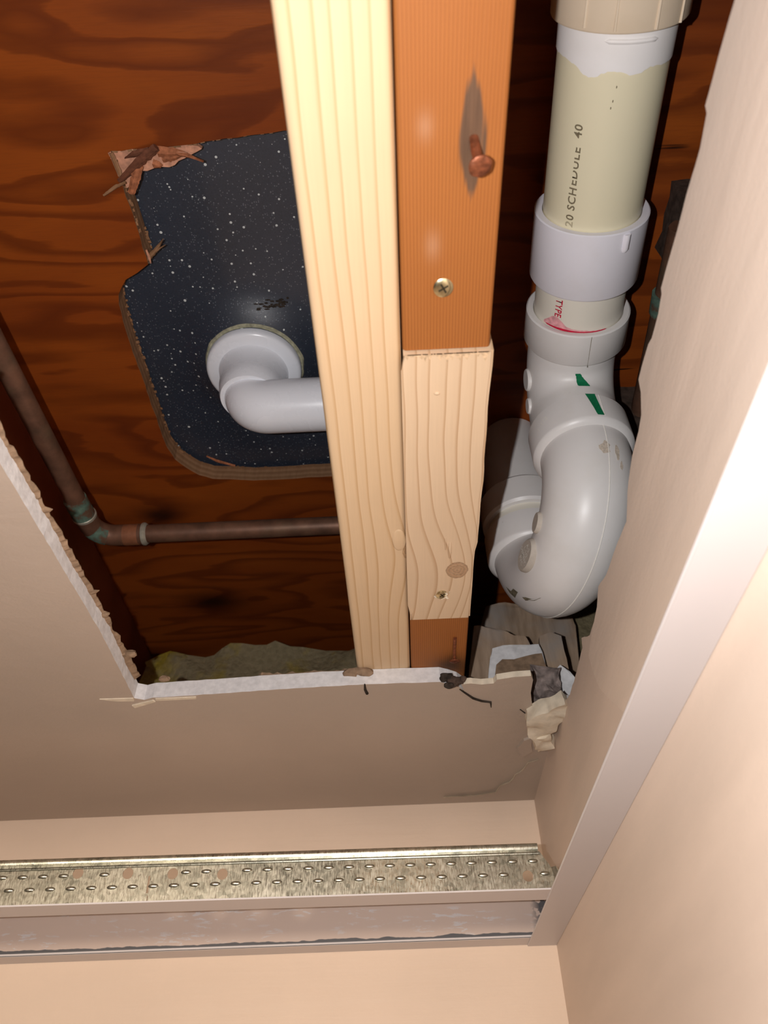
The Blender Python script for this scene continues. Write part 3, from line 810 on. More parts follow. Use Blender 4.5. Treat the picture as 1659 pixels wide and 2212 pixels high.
# drain shoe: flange, neck, elbow and the pipe running off above the joists
shoe = thing('tub_drain', 'smooth white drain elbow under the black tub with a round flange', 'drain pipe', (FC.x, FC.y, FC.z))
bm = bmesh.new()
FR = 0.0388
lathe(bm, FC + Vector((0, 0, 0.0015)), (0, 0, -1), [(-0.0002, FR * 0.93), (0, FR), (0.0050, FR), (0.0066, FR * 0.97), (0.0074, FR * 0.92), (0.0080, FR * 0.74)], 64)
mesh_obj('flange', bm, 'pvc_pure', shoe, True)
bm = bmesh.new()
PZ = 2.4660
lathe(bm, FC + Vector((0, 0, -0.003)), (0, 0, -1), [(0, 0.0305), (0.004, 0.0282), (0.012, 0.0268), (0.020, 0.0258), (0.022, 0.0262), (0.032, 0.0250), (0.036, 0.0236)], 48)
mesh_obj('neck', bm, 'pvc_pure', shoe, True)
bm = bmesh.new()
rp = 0.0212
br = 0.016
ctr = Vector((FC.x + br, FC.y + 0.001, PZ + br))
pts = [Vector((FC.x, FC.y + 0.001, PZ + br + 0.012))]
for k in range(13):
    a = k / 12 * PI / 2
    pts.append(Vector((ctr.x - br * math.cos(a), ctr.y, ctr.z - br * math.sin(a))))
pts.append(Vector((0.0, ctr.y, PZ))); pts.append(Vector((0.0440, ctr.y, PZ)))
tube(bm, pts, [rp * 1.08, rp * 1.06] + [rp] * (len(pts) - 2), 40)
mesh_obj('elbow', bm, 'pvc_pure', shoe, True)
bm = bmesh.new()
RG = []
for k in range(72):
    a = 2 * PI * k / 72
    g = noise.noise(Vector((math.cos(a) * 4, math.sin(a) * 4, 0)))
    o_ = Vector((math.cos(a), math.sin(a), 0)); c0 = FC + o_ * FR * 1.0 + Vector((0, 0, 0.0052))
    w = 0.0016 + 0.0022 * max(0, g + 0.1)
    RG.append([c0 + o_ * w * math.cos(b) + Vector((0, 0, 0.0018 * math.sin(b))) for b in (0, PI / 3, 2 * PI / 3, PI, 4 * PI / 3, 5 * PI / 3)])
loft(bm, RG + [RG[0]], False)
mesh_obj('putty_ring', bm, 'putty', shoe, True)
bm = bmesh.new()
for k in range(40):
    p = Vector((-0.0885 + rnd.gauss(0, 0.006), 0.3425 + rnd.gauss(0, 0.0018), 0))
    rr_ = math.hypot(p.x - FC.x, p.y - FC.y)
    p.z = ZT - 0.0172 / (1 + (rr_ / 0.0495) ** 7) - 0.0002
    bmesh.ops.create_icosphere(bm, subdivisions=1, radius=1, matrix=Matrix.Translation(p) @ Matrix.Diagonal((0.0006 + 0.0022 * rnd.random(), 0.0005 + 0.0008 * rnd.random(), 0.0004, 1)))
mesh_obj('grime', bm, 'dark_dirt', tubo)

# ------------------------------------------------------------------ copper supply pipe
cu = thing('copper_pipe', 'dull brown copper water pipe with a greenish elbow, at the left', 'water pipe', (-0.258, 0.500, 2.43))
RC = 0.0079
E0 = Vector((-0.2585, 0.4985, 2.430))
bm = bmesh.new(); tube(bm, [Vector((-0.2700, YJ0 + 0.3, 2.430)), Vector((-0.2595, 0.470, 2.430))], RC, 24); mesh_obj('pipe', bm, 'copper', cu, True)
bm = bmesh.new(); tube(bm, [Vector((-0.2290, 0.5000, 2.430)), Vector((0.0440, 0.5000, 2.430))], RC, 24); mesh_obj('pipe', bm, 'copper', cu, True)
bm = bmesh.new()
ep = [Vector((-0.2600, 0.452, 2.430)), Vector((-0.2592, 0.472, 2.430)), Vector((-0.2588, 0.481, 2.430))]
for k in range(1, 9):
    a = k / 8 * PI / 2
    ep.append(Vector((-0.2588 + 0.0185 * (1 - math.cos(a)), 0.4815 + 0.0185 * math.sin(a), 2.430)))
ep += [Vector((-0.232, 0.500, 2.430)), Vector((-0.216, 0.500, 2.430))]
tube(bm, ep, RC + 0.0012, 24)
elb = mesh_obj('elbow', bm, 'copper', cu, True)
bm = bmesh.new(); tube(bm, [ep[0] + Vector((-0.0002, 0, -0.0002)), ep[1] + Vector((-0.0002, 0, -0.0002))], RC + 0.0015, 24); mesh_obj('corrosion', bm, 'verdigris', elb, True)
bm = bmesh.new(); tube(bm, [p + Vector((-0.0002, 0.0002, -0.0002)) for p in ep[4:9]], RC + 0.0014, 24); mesh_obj('corrosion', bm, 'verdigris', elb, True)
bm = bmesh.new(); tube(bm, [ep[-2] + Vector((-0.001, 0, -0.0002)), ep[-2] + Vector((0.0115, 0, -0.0002))], RC + 0.0014, 24); mesh_obj('bare_collar', bm, 'copper_bright', elb, True)
for p, d in ((ep[1] + Vector((0, 0.001, 0)), (0, 1, 0)), (ep[-1], (1, 0, 0))):
    bm = bmesh.new(); lathe(bm, p, d, [(-0.002, RC + 0.0008), (-0.001, RC + 0.002), (0.001, RC + 0.0021), (0.003, RC + 0.0004)], 24); mesh_obj('solder_ring', bm, 'solder', cu, True)

# ------------------------------------------------------------------ drain line and P trap
dr = thing('drain_trap', 'white and cream plastic drain line ending in a big curved trap, right of joists', 'drain pipe', (0.134, 0.34, 2.459))
PR, HR = 0.03015, 0.0355
A0 = Vector((0.1290, 0.140, 2.459)); A1 = Vector((0.1345, 0.330, 2.459))
AX = (A1 - A0).normalized()
def on(y): return A0 + AX * ((y - 0.140) / AX.y)
def seg(name, mat, ya, yb, prof, lab=None, n=56):
    bm = bmesh.new(); lathe(bm, on(ya), AX, prof(yb - ya), n)
    return mesh_obj(name, bm, mat, dr, True, lab)
seg('pipe', 'pvc_cream', 0.100, 0.262, lambda L: [(0, PR), (L, PR)], 'aged cream pipe with grey printed lettering')
def hub(L, r, e=0.0022): return [(0, r - 0.0050), (0.0003, r - 0.0012), (0.0012, r), (L - e, r), (L - e * 0.3, r - e * 0.5), (L, r - e * 1.4)]
tan = seg('coupling', 'pvc_tan', -0.02, 0.1325, lambda L: [(0, HR - 0.004), (0.001, HR), (L - 0.001, HR), (L, HR - 0.0006), (L, PR)], 'tan ribbed coupling at the near end')
for a in (-2.30, -1.86, -1.28, -0.82):
    bm = bmesh.new()
    u = Vector((math.cos(a), 0, math.sin(a)))
    tube(bm, [on(0.108) + u * HR, on(0.1312) + u * HR], [0.0005, 0.0009], 6)
    mesh_obj('rib', bm, 'pvc_tan', tan)
bm = bmesh.new(); tube(bm, [on(0.02), on(-0.6)], PR, 40); mesh_obj('pipe', bm, 'pvc_cream', dr, True)
# white cement smear with a ragged lower edge
bm = bmesh.new()
N = 120
r0 = []; r1 = []; r1b = []
for k in range(N):
    a = 2 * PI * k / N
    u = Vector((math.cos(a), 0, math.sin(a)))
    x = math.cos(a)
    w = 0.0205 + 0.0014 * noise.noise(Vector((x * 5, math.sin(a) * 5, 2))) + 0.0008 * noise.noise(Vector((x * 16, math.sin(a) * 16, 2)))
    w += 0.0040 * math.exp(-((x + 0.55) / 0.16) ** 2) + 0.0022 * math.exp(-((x - 0.12) / 0.14) ** 2) - 0.002 * math.exp(-((x + 1.0) / 0.18) ** 2)
    r0.append(on(0.1315) + u * (PR + 0.0009)); r1.append(on(0.1305 + w) + u * (PR + 0.0007)); r1b.append(on(0.1306 + w) + u * (PR - 0.0002))
loft(bm, [r0, r1, r1b], False)
seal = mesh_obj('cement_smear', bm, 'seal', dr, True, 'white solvent cement smear with a ragged edge')
bm = bmesh.new()
ar = [on(0.1372) + Vector((math.cos(a), 0, math.sin(a))) * (PR + 0.0008) for a in [(-2.0 + k * 0.075) for k in range(13)]]
tube(bm, ar, [0.0002] + [0.0013] * 11 + [0.0002], 8); mesh_obj('ridge', bm, 'seal', seal, True)
cp = seg('coupling', 'pvc_coupling', 0.2394, 0.2856, lambda L: [(0.004, PR), (0.0002, PR + 0.0006), (0, HR - 0.0008), (0.0006, HR), (L - 0.002, HR), (L - 0.0006, HR - 0.0008), (L, HR - 0.0030), (L, PR)], 'white coupling sleeve')
bm = bmesh.new()
a = -1.14; u = Vector((math.cos(a), 0, math.sin(a)))
tube(bm, [on(0.2405) + u * (HR + 0.0001), on(0.2500) + u * (HR + 0.0001), on(0.2520) + u * (HR - 0.0005)], [0.0022, 0.0022, 0.0016], 12)
mesh_obj('stop_rib', bm, 'pvc_coupling', cp, True)
st = seg('pipe_stub', 'pvc_stub', 0.280, 0.325, lambda L: [(0, PR), (L, PR)], 'short off white pipe stub with red lettering')
h1 = seg('elbow_hub', 'pvc_white', 0.3116, 0.3374, lambda L: [(0.003, PR), (0.0003, PR + 0.0008), (0, HR - 0.0010), (0.0008, HR), (L - 0.0025, HR + 0.0004), (L - 0.0006, HR - 0.0010), (L, HR - 0.0042)])
# elbow from level to plumb
LEG = Vector((0.1345, 0.3830, 0))
ER = 0.0315
e0 = on(0.336)
bc = Vector((LEG.x, 0.345, 2.459 - 0.038))
pts = [e0, Vector((LEG.x, 0.343, 2.459))]
for k in range(15):
    a = k / 14 * PI / 2
    pts.append(bc + Vector((0, 0.038 * math.sin(a), 0.038 * math.cos(a))))
pts.append(Vector((LEG.x, LEG.y, 2.402)))
bm = bmesh.new(); tube(bm, pts, ER, 48); elbow = mesh_obj('elbow', bm, 'pvc_white', dr, True, 'ninety degree elbow with a green marker line')
ZH0, ZH1 = 2.4085, 2.3815
bm = bmesh.new()
lathe(bm, (LEG.x, LEG.y, ZH0), (0, 0, -1), [(0, ER), (0.0001, HR - 0.001), (0.0008, HR), (ZH0 - ZH1 - 0.0046, HR), (ZH0 - ZH1 - 0.0030, HR - 0.0004), (ZH0 - ZH1 - 0.0004, HR - 0.0036), (ZH0 - ZH1, HR - 0.0052)], 64)
h2 = mesh_obj('trap_hub', bm, 'pvc_white', dr, True)
# the U bend
D, PHI, ZSP = 0.105, math.radians(-15), 2.3825
dv = Vector((math.sin(PHI), math.cos(PHI), 0))
def upt(t, off=0.0):   # off = outward offset in the plane of the bend
    c = LEG + dv * (D / 2) + Vector((0, 0, ZSP))
    o = -dv * math.cos(t) - Vector((0, 0, math.sin(t)))
    return c + o * (D / 2 + off)
pts = [LEG + Vector((0, 0, ZSP + 0.008))] + [upt(PI * k / 40) for k in range(41)] + [LEG + dv * D + Vector((0, 0, ZSP + 0.008))]
bm = bmesh.new(); tube(bm, pts, PR + 0.0008, 56)
ub = mesh_obj('trap_bend', bm, 'pvc_white', dr, True, 'glossy U shaped trap bend with a mould seam')
bm = bmesh.new(); tube(bm, [upt(PI * k / 60, PR + 0.00075) for k in range(0, 50)], 0.00042, 6); mesh_obj('mould_seam', bm, 'raised', ub)
bm = bmesh.new(); lathe(bm, LEG + dv * D + Vector((0, 0, ZSP - 0.013)), (0, 0, 1), [(0, HR - 0.0052), (0.0004, HR - 0.0036), (0.003, HR - 0.0004), (0.0046, HR), (0.0255, HR), (0.026, HR - 0.001), (0.026, PR)], 64)
h3 = mesh_obj('trap_hub', bm, 'pvc_white', dr, True)
IN = LEG + dv * D
bm = bmesh.new(); lathe(bm, IN + Vector((0, 0, ZSP + 0.006)), (0, 0, 1), [(0, PR), (0.032, PR)], 48); mesh_obj('pipe_stub', bm, 'pvc_stub', dr, True)
bm = bmesh.new(); lathe(bm, IN + Vector((0, 0, ZSP + 0.0235)), (0, 0, 1), [(0, PR), (0, HR - 0.002), (0.002, HR), (0.0245, HR), (0.027, HR - 0.002), (0.030, ER - 0.001)], 56); mesh_obj('coupling', bm, 'pvc_white', dr, True)
bm = bmesh.new(); lathe(bm, IN + Vector((0, 0, ZSP + 0.048)), (0, 0, 1), [(0, ER - 0.002), (2.5110 - ZSP - 0.048, ER - 0.006)], 48); mesh_obj('riser_pipe', bm, 'pvc_white', dr, True)

# raised pads, ejector marks
def pad(parent, p, nrm, ra, rb, up, mat='pvc_white', th=0.0012, name='moulded_pad'):
    nrm = Vector(nrm).normalized(); up = Vector(up); up = (up - nrm * up.dot(nrm)).normalized(); sd = up.cross(nrm)
    bm = bmesh.new()
    rings = []
    for h, s in ((-0.004, 1.12), (th * 0.6, 1.0), (th, 0.92)):
        rings.append([Vector(p) + nrm * h + (up * math.cos(2 * PI * k / 24) * ra + sd * math.sin(2 * PI * k / 24) * rb) * s for k in range(24)])
    loft(bm, rings)
    return mesh_obj(name, bm, mat, parent, True)
perp = Vector((dv.y, -dv.x, 0))      # to the camera's right
def usurf(t, ang):                   # ang 0 = outward, +90 = right flank
    o = (-dv * math.cos(t) - Vector((0, 0, math.sin(t))))
    nn = o * math.cos(ang) + perp * math.sin(ang)
    tg = (dv * math.sin(t) - Vector((0, 0, math.cos(t))))
    return upt(t) + nn * (PR + 0.0008), nn, tg
p, nn, tg = usurf(math.radians(89), math.radians(-90)); pad1 = pad(ub, p, nn, 0.0140, 0.0098, tg, 'pvc_pad_shaded', 0.0026)
p2, nn2, tg2 = usurf(math.radians(60), math.radians(-96)); pad(ub, p2, nn2, 0.0075, 0.0062, tg2, 'pvc_pad_shaded', 0.0024)
p3, nn3, tg3 = usurf(math.radians(40), math.radians(42)); pad(ub, p3, nn3, 0.0034, 0.0030, tg3, th=0.0006)
for a in (38, 68):
    aa = math.radians(a)
    q = bc + Vector((0, 0.038 * math.sin(aa), 0.038 * math.cos(aa)))
    s = Vector((-1, -0.05, -0.05)).normalized()
    pad(elbow, q + s * ER, s, 0.0085 if a < 50 else 0.006, 0.0072 if a < 50 else 0.005, (0, 0.5, -1), th=0.0016)

# lettering: text turned to mesh and wrapped on its pipe
def text_mesh(body, size, bold=0.0):
    cu_ = bpy.data.curves.new('t', 'FONT'); cu_.body = body; cu_.size = size; cu_.resolution_u = 3; cu_.fill_mode = 'FRONT'
    cu_.space_character = 1.12; cu_.offset = bold
    o = bpy.data.objects.new('t', cu_); COL.objects.link(o)
    dg = bpy.context.evaluated_depsgraph_get()
    me = bpy.data.meshes.new_from_object(o.evaluated_get(dg))
    bpy.data.objects.remove(o); bpy.data.curves.remove(cu_)
    bm = bmesh.new(); bm.from_mesh(me); bpy.data.meshes.remove(me)
    bmesh.ops.triangulate(bm, faces=bm.faces[:])
    return bm
def wrap_pipe(name, body, size, mat, parent, y0, a0, sgn, r, stretch=1.0, vmax=None):
    """sgn -1: reads towards -Y with its top to -X; +1: reads towards +Y with its top to +X"""
    bm = text_mesh(body, size, 0.00012)
    if vmax is not None:
        for v in bm.verts: v.co.y = min(v.co.y, vmax)
    for v in bm.verts:
        a = a0 + sgn * v.co.y / r
        v.co = on(y0 + sgn * v.co.x * stretch) + Vector((math.cos(a), 0, math.sin(a))) * r
    o = mesh_obj(name, bm, mat, parent)
    return o
pipe = [o for o in dr.children if o.name.startswith('pipe')][0]
wrap_pipe('lettering', '0 SCH', 0.0068, 'ink_grey', pipe, 0.2345, -2.17, -1, PR + 0.00025, 1.02)
wrap_pipe('lettering', '2', 0.0068, 'ink_faint', pipe, 0.2389, -2.17, -1, PR + 0.00025, 1.12)
wrap_pipe('lettering', 'EDULE', 0.0068, 'ink_grey', pipe, 0.2134, -2.19, -1, PR + 0.00025, 1.02, 0.0030)
wrap_pipe('lettering', '40', 0.0068, 'ink_grey', pipe, 0.1865, -2.20, -1, PR + 0.00025, 1.02)
bm = bmesh.new()
for y, a in ((0.1585, -1.70), (0.1655, -1.73), (0.1690, -1.75)):
    u = Vector((math.cos(a), 0, math.sin(a)))
    bmesh.ops.create_icosphere(bm, subdivisions=1, radius=1, matrix=Matrix.Translation(on(y) + u * PR) @ Matrix.Diagonal((0.00035, 0.0008, 0.0003, 1)))
mesh_obj('ink_dot', bm, 'ink_grey', pipe)
wrap_pipe('lettering', 'TYPE', 0.0068, 'ink_red', st, 0.2898, -2.33, 1, PR + 0.00025, 0.82)
# red primer stain where the stub enters the elbow
bm = bmesh.new()
NS = 60
q = []
for k in range(NS + 1):
    t = k / NS
    w = 0.0075 * math.exp(-((t - 0.2) / 0.16) ** 2) + 0.0016 * math.sin(PI * t) + 0.0006 * noise.noise(Vector((t * 14, 3, 0)))
    a = -2.62 + 1.5 * t; u = Vector((math.cos(a), 0, math.sin(a))) * (PR + 0.0002)
    q.append((bm.verts.new(on(0.3117 - max(w, 0.0003)) + u), bm.verts.new(on(0.3119) + u)))
for a, b in zip(q, q[1:]): bm.faces.new((a[0], b[0], b[1], a[1]))
mesh_obj('primer_stain', bm, 'ink_pink', st)
bm = bmesh.new()
tube(bm, [on(0.3116) + Vector((math.cos(a), 0, math.sin(a))) * (PR + 0.0003) for a in [(-2.55 + k * 0.05) for k in range(30)]], [0.0001] + [0.0004 + 0.0004 * math.exp(-((k - 8) / 5) ** 2) for k in range(28)] + [0.0001], 6)
mesh_obj('primer_line', bm, 'ink_red', st)
# green marker line across elbow and hub
bm = bmesh.new()
L = []
for k in range(10):
    t = k / 9
    aa = math.radians(4 + 84 * t)
    c = bc + Vector((0, 0.038 * math.sin(aa), 0.038 * math.cos(aa)))
    inw = Vector((0, -math.sin(aa), -math.cos(aa)))
    th = math.radians(-3 + 8 * t)
    w = math.radians(3.0 + 5.0 * t) * (1 + 0.35 * noise.noise(Vector((k * 1.3, 2, 0))))
    L.append([c + (inw * math.cos(th + s * w) + Vector((1, 0, 0)) * math.sin(th + s * w)) * (ER + 0.00025) for s in (-1, 1)])
V = [[bm.verts.new(p) for p in r_] for r_ in L]
for a, b in zip(V, V[1:]): bm.faces.new((a[0], a[1], b[1], b[0]))
mesh_obj('marker_line', bm, 'ink_green', elbow)
bm = bmesh.new()
V = []
for k in range(10):
    t = k / 9
    th = math.radians(-90 + 5 + 5.5 * t)
    w = math.radians(5.4 - 1.8 * t) * (1 + 0.3 * noise.noise(Vector((k * 1.7, 5, 0))))
    z = ZH0 - 0.0006 - (ZH0 - ZH1 - 0.0056) * t
    V.append([bm.verts.new((LEG.x + (HR + 0.00025) * math.cos(th + s * w), LEG.y + (HR + 0.00025) * math.sin(th + s * w), z)) for s in (-1, 1)])
for a, b in zip(V, V[1:]): bm.faces.new((a[0], a[1], b[1], b[0]))
mesh_obj('marker_line', bm, 'ink_green', h2)
# moulded size marks on hubs and pad (tiny raised lettering)
def wrap_vert(body, size, parent, centre, a0, z0, r, rot=0.0):
    bm = text_mesh(body, size, 0.0001)
    for v in bm.verts:
        x = v.co.x * math.cos(rot) - v.co.y * math.sin(rot); y = v.co.x * math.sin(rot) + v.co.y * math.cos(rot)
        a = a0 + x / r
        v.co = Vector((centre.x + (r + 0.0002) * math.cos(a), centre.y + (r + 0.0002) * math.sin(a), z0 + y))
    return mesh_obj('moulded_mark', bm, 'raised', parent)
wrap_vert('1-1/2', 0.0050, h2, LEG, math.radians(205), ZH1 + 0.012, HR, 0.35)
wrap_vert('1/2', 0.0050, h3, IN, math.radians(212), ZSP + 0.000, HR, 0.3)
def flat_mark(body, size, parent, p, nrm, up, off=(0, 0)):
    nrm = Vector(nrm).normalized(); up = Vector(up); up = (up - nrm * up.dot(nrm)).normalized(); sd = up.cross(nrm)
    bm = text_mesh(body, size, 0.00008)
    xs = [v.co.x for v in bm.verts]; mx = (min(xs) + max(xs)) / 2
    for v in bm.verts:
        v.co = Vector(p) + nrm * 0.0028 + sd * (v.co.x - mx + off[0]) + up * (v.co.y + off[1])
    return mesh_obj('moulded_mark', bm, 'raised', parent)
for s, dy in (('A-2', 0.0062), ('1-1/2', 0.0016), ('DEMENT', -0.0028), ('PVC', -0.0074)):
    flat_mark(s, 0.0042, pad1, p, nn, -tg, (0, dy))
bm = bmesh.new()
aa = math.radians(-90 + 15)
tube(bm, [(LEG.x + (HR + 0.0001) * math.cos(aa), LEG.y + (HR + 0.0001) * math.sin(aa), ZH0 - 0.001), (LEG.x + (HR + 0.0001) * math.cos(aa), LEG.y + (HR + 0.0001) * math.sin(aa), ZH1 + 0.005)], 0.0003, 6)
mesh_obj('mould_seam', bm, 'raised', h2)
bm = bmesh.new()
u = Vector((math.cos(-1.50), 0, math.sin(-1.50)))
tube(bm, [on(0.3122) + u * HR, on(0.3370) + u * (HR + 0.0002)], 0.0002, 6)
mesh_obj('mould_seam', bm, 'smudge', h1)
# grime on the bend
bm = bmesh.new()
def decal(poly, bm):
    q = []
    for t, a in poly:
        p_, n_, g_ = usurf(math.radians(t), math.radians(a)); q.append(bm.verts.new(p_ + n_ * 0.00022))
    bm.faces.new(q)
decal([(124, -66), (130, -62), (138, -66), (134, -58), (128, -52), (124, -56), (119, -60)], bm)
decal([(117, -52), (116, -46), (108, -40), (101, -37), (109, -44), (113, -50)], bm)
mesh_obj('grime', bm, 'smudge', ub)
bm = bmesh.new()
for t0, a0, dt, da in ((14, -4, 4.5, 9), (15, 12, 5, 4), (22, 17, 3, 3)):
    r3 = random.Random(int(t0 * 7))
    decal([(t0 + dt * math.cos(k * 0.45) * r3.uniform(0.5, 1), a0 + da * math.sin(k * 0.45) * r3.uniform(0.5, 1)) for k in range(14)], bm)
mesh_obj('scuff', bm, 'scuff', ub)

# ------------------------------------------------------------------ dropped ceiling main tee left on the wall angles
TY, TA = 0.5546, 0.0195
tee = thing('ceiling_tee', 'galvanised ceiling grid tee with dimpled web and white flange above far wall trim', 'grid tee', (-0.1, TY, ZA))
def txf(x, dy, z): return (x - dy * TA, TY + 0.0019 + (x + 0.09) * TA + dy, z)
web = [(0.0889, 2.1737), (0.0924, 2.1699), (0.1009, 2.1571), (0.0954, 2.1485)]
cu2 = bpy.data.curves.new('w', 'CURVE'); cu2.dimensions = '2D'; cu2.fill_mode = 'BOTH'; cu2.extrude = 0.0003
def spl(pts):
    s = cu2.splines.new('POLY'); s.points.add(len(pts) - 1); s.use_cyclic_u = True
    for q, (a, b) in zip(s.points, pts): q.co = (a, b, 0, 1)
zt_, zb_ = ZA + 0.0300, ZA + 0.0012
spl([(XL_ + 0.02, zb_), (0.0955, zb_), (0.0968, zb_ + 0.004), (0.1000, ZA + 0.0115), (0.0900, ZA + 0.0280), (0.0880, zt_), (XL_ + 0.02, zt_)])
for cx, cz in ((-0.2294, 2.1707), (-0.1947, 2.1695), (-0.1637, 2.1684), (-0.1294, 2.1671), (0.0795, 2.1596)):
    spl([(cx + 0.0037 * math.cos(2 * PI * k / 20), cz - 0.0004 + 0.0037 * math.sin(2 * PI * k / 20)) for k in range(20)])
spl([(-0.1802, 2.1670), (-0.1788, 2.1672), (-0.1786, 2.1560), (-0.1800, 2.1560)])
spl([(-0.1790, 2.1545), (-0.1784, 2.1545), (-0.1780, 2.1490), (-0.1786, 2.1490)])
co = bpy.data.objects.new('w', cu2); COL.objects.link(co)
me = bpy.data.meshes.new_from_object(co.evaluated_get(bpy.context.evaluated_depsgraph_get()))
bpy.data.objects.remove(co); bpy.data.curves.remove(cu2)
bm = bmesh.new(); bm.from_mesh(me); bpy.data.meshes.remove(me)
for v in bm.verts: v.co = Vector(txf(v.co.x, v.co.z, v.co.y))
mesh_obj('web', bm, 'galvanised', tee)
bm = bmesh.new()     # bulb along the top edge
prof = [(-0.0026, 0.0), (-0.0031, 0.0012), (-0.0031, 0.0030), (-0.0022, 0.0042), (0.0022, 0.0042), (0.0031, 0.0030), (0.0031, 0.0012), (0.0026, 0.0)]
loft(bm, [[txf(x, a, ZA + 0.0292 + b) for a, b in prof] for x in (XL_ + 0.02, -0.3, 0.0, 0.0885)])
mesh_obj('bulb', bm, 'galvanised', tee, True)
bm = bmesh.new()     # rolled crease below the bulb
tube(bm, [txf(XL_ + 0.02, -0.0006, ZA + 0.0272), txf(0.0895, -0.0006, ZA + 0.0272)], 0.0009, 8)
mesh_obj('crease', bm, 'galvanised', tee, True)
bm = bmesh.new()     # bent end tab
loft(bm, [[txf(0.0968, 0.0, zb_ + 0.004), txf(0.1000, 0.0, ZA + 0.0115), txf(0.0960, 0.0, ZA + 0.018)], [txf(0.1015, -0.004, zb_ + 0.005), txf(0.1030, -0.004, ZA + 0.0112), txf(0.0990, -0.0022, ZA + 0.018)]])
mesh_obj('end_tab', bm, 'galvanised', tee)
bm = bmesh.new()     # white capped flange
loft(bm, [[txf(x, -0.0119, ZA + 0.0006), txf(x, -0.0119, ZA + 0.0016), txf(x, 0.0119, ZA + 0.0016), txf(x, 0.0119, ZA + 0.0006)] for x in (XL_ + 0.02, -0.2, 0.0930)])
mesh_obj('flange', bm, 'angle_white', tee, label='white painted bottom flange')
me_d = None
for row, (xs, z) in enumerate(((0.0985, 2.1687), (0.0915, 2.1604))):
    k = -22
    while True:
        x = -xs + 0.01405 * (k + 1)
        k += 1
        if x > (0.086 if row == 0 else 0.092): break
        if any(abs(x - h) < 0.0055 and abs(z - hz) < 0.006 for h, hz in ((-0.2294, 2.1707), (-0.1947, 2.1695), (-0.1637, 2.1684), (-0.1294, 2.1671), (0.0795, 2.1596))): continue
        if abs(x + 0.18) < 0.004: continue
        if me_d is None:
            bm = bmesh.new()
            bmesh.ops.create_uvsphere(bm, u_segments=12, v_segments=6, radius=1.0)
            for v in bm.verts: v.co = Vector((v.co.x * 0.0036, v.co.y * 0.0012, v.co.z * 0.0015))
            d0 = mesh_obj('stitch', bm, 'galvanised', tee, True); me_d = d0.data
            d0.matrix_parent_inverse = Matrix.Identity(4)
        else:
            d0 = bpy.data.objects.new('stitch', me_d); COL.objects.link(d0); d0.parent = tee
        d0.location = Vector(txf(x, -0.0004, z - 0.0112 * 0 - (x + 0.09) * 0.038 * 0)) - Vector(tee.location)

# ------------------------------------------------------------------ rubble, insulation and odds and ends
ZR = ZJ   # things resting on the back of the drywall
def chunk(name, pts, lo, hi, mats, seed, label, cat, amp=0.0018, mi=(0, 0, 0), group=None, cuts=2):
    bm = bmesh.new(); rough_block(bm, pts, 'y', lo, hi, seed, amp, cuts, mi)
    return tag(mesh_obj(name, bm, mats, None, True), label, cat, group)
chunk('broken_board', [(0.0470, ZR + 0.001), (0.1070, ZR + 0.001)] + list(reversed([(0.0651, 2.3710), (0.0794, 2.3684), (0.0895, 2.3650), (0.0994, 2.3603), (0.1087, 2.3584), (0.1107, 2.3499), (0.1118, 2.3417)])), 0.575, 0.592, 'dusty_wood', 1,
      'dusty grey brown broken board standing beside the old joist below the trap', 'board scrap')
chunk('drywall_scrap', [(0.0640, ZR + 0.001), (0.1180, ZR + 0.001)] + list(reversed([(0.0713, 2.3212), (0.0738, 2.3297), (0.0827, 2.3319), (0.0997, 2.3319), (0.1131, 2.3313), (0.1143, 2.3243)])), 0.545, 0.556, ['gypsum', 'gypsum', 'paper'], 2,
      'white broken gypsum scrap with brown paper, in front of the dusty boards', 'drywall scrap', 0.0012)
sc_ = bpy.data.objects['drywall_scrap']
bm = bmesh.new()
prism(bm, jag([(0.0722, 2.2989), (0.0753, 2.3128), (0.0807, 2.3176), (0.0899, 2.3171), (0.1014, 2.3200), (0.1128, 2.3216), (0.1149, 2.3072), (0.1161, 2.2969)], 0.0006, 0.005, 61, True), 'y', 0.5425, 0.5440)
mesh_obj('backing_paper', bm, 'paper', sc_)
chunk('broken_board', [(0.1110, ZR + 0.001), (0.1360, ZR + 0.001)] + list(reversed([(0.1185, 2.3511), (0.1285, 2.3548), (0.1367, 2.3516), (0.1367, 2.3300)])), 0.565, 0.578, 'dusty_wood', 3,
      'narrow brown broken slat leaning upright beside the torn right wall', 'board scrap')
chunk('broken_board', [(0.0500, 2.330), (0.1600, 2.330)] + list(reversed([(0.0816, 2.4150), (0.0854, 2.4284), (0.1041, 2.4329), (0.1431, 2.4210), (0.1661, 2.4188), (0.1673, 2.4017)])), 0.63, 0.66, 'dusty_wood', 4,
      'wide dusty grey board lying across the bay right behind the trap', 'board scrap')
bb = bpy.data.objects['broken_board.002']
bm = bmesh.new(); rough_block(bm, [(0.055, ZR + 0.001), (0.150, ZR + 0.001), (0.150, 2.332), (0.055, 2.332)], 'y', 0.632, 0.655, 5, 0.002, 2)
mesh_obj('lower_board', bm, 'dusty_wood', bb)
chunk('rubble_lump', [(0.0994, 2.2967), (0.1091, 2.2990), (0.1203, 2.2957), (0.1223, 2.2845), (0.1166, 2.2762), (0.1011, 2.2754), (0.0967, 2.2837)], 0.522, 0.540, 'dirt', 6,
      'grey crumbly lump of dirt filling the broken ceiling corner', 'debris', 0.006, cuts=4)
chunk('drywall_scrap', [(0.1165, ZR + 0.001), (0.1400, ZR + 0.001)] + list(reversed([(0.1195, 2.3014), (0.1245, 2.3052), (0.1306, 2.2992), (0.1292, 2.2842)])), 0.535, 0.545, 'gypsum', 7,
      'small bluish white gypsum piece beside the torn right wall', 'drywall scrap', 0.002)
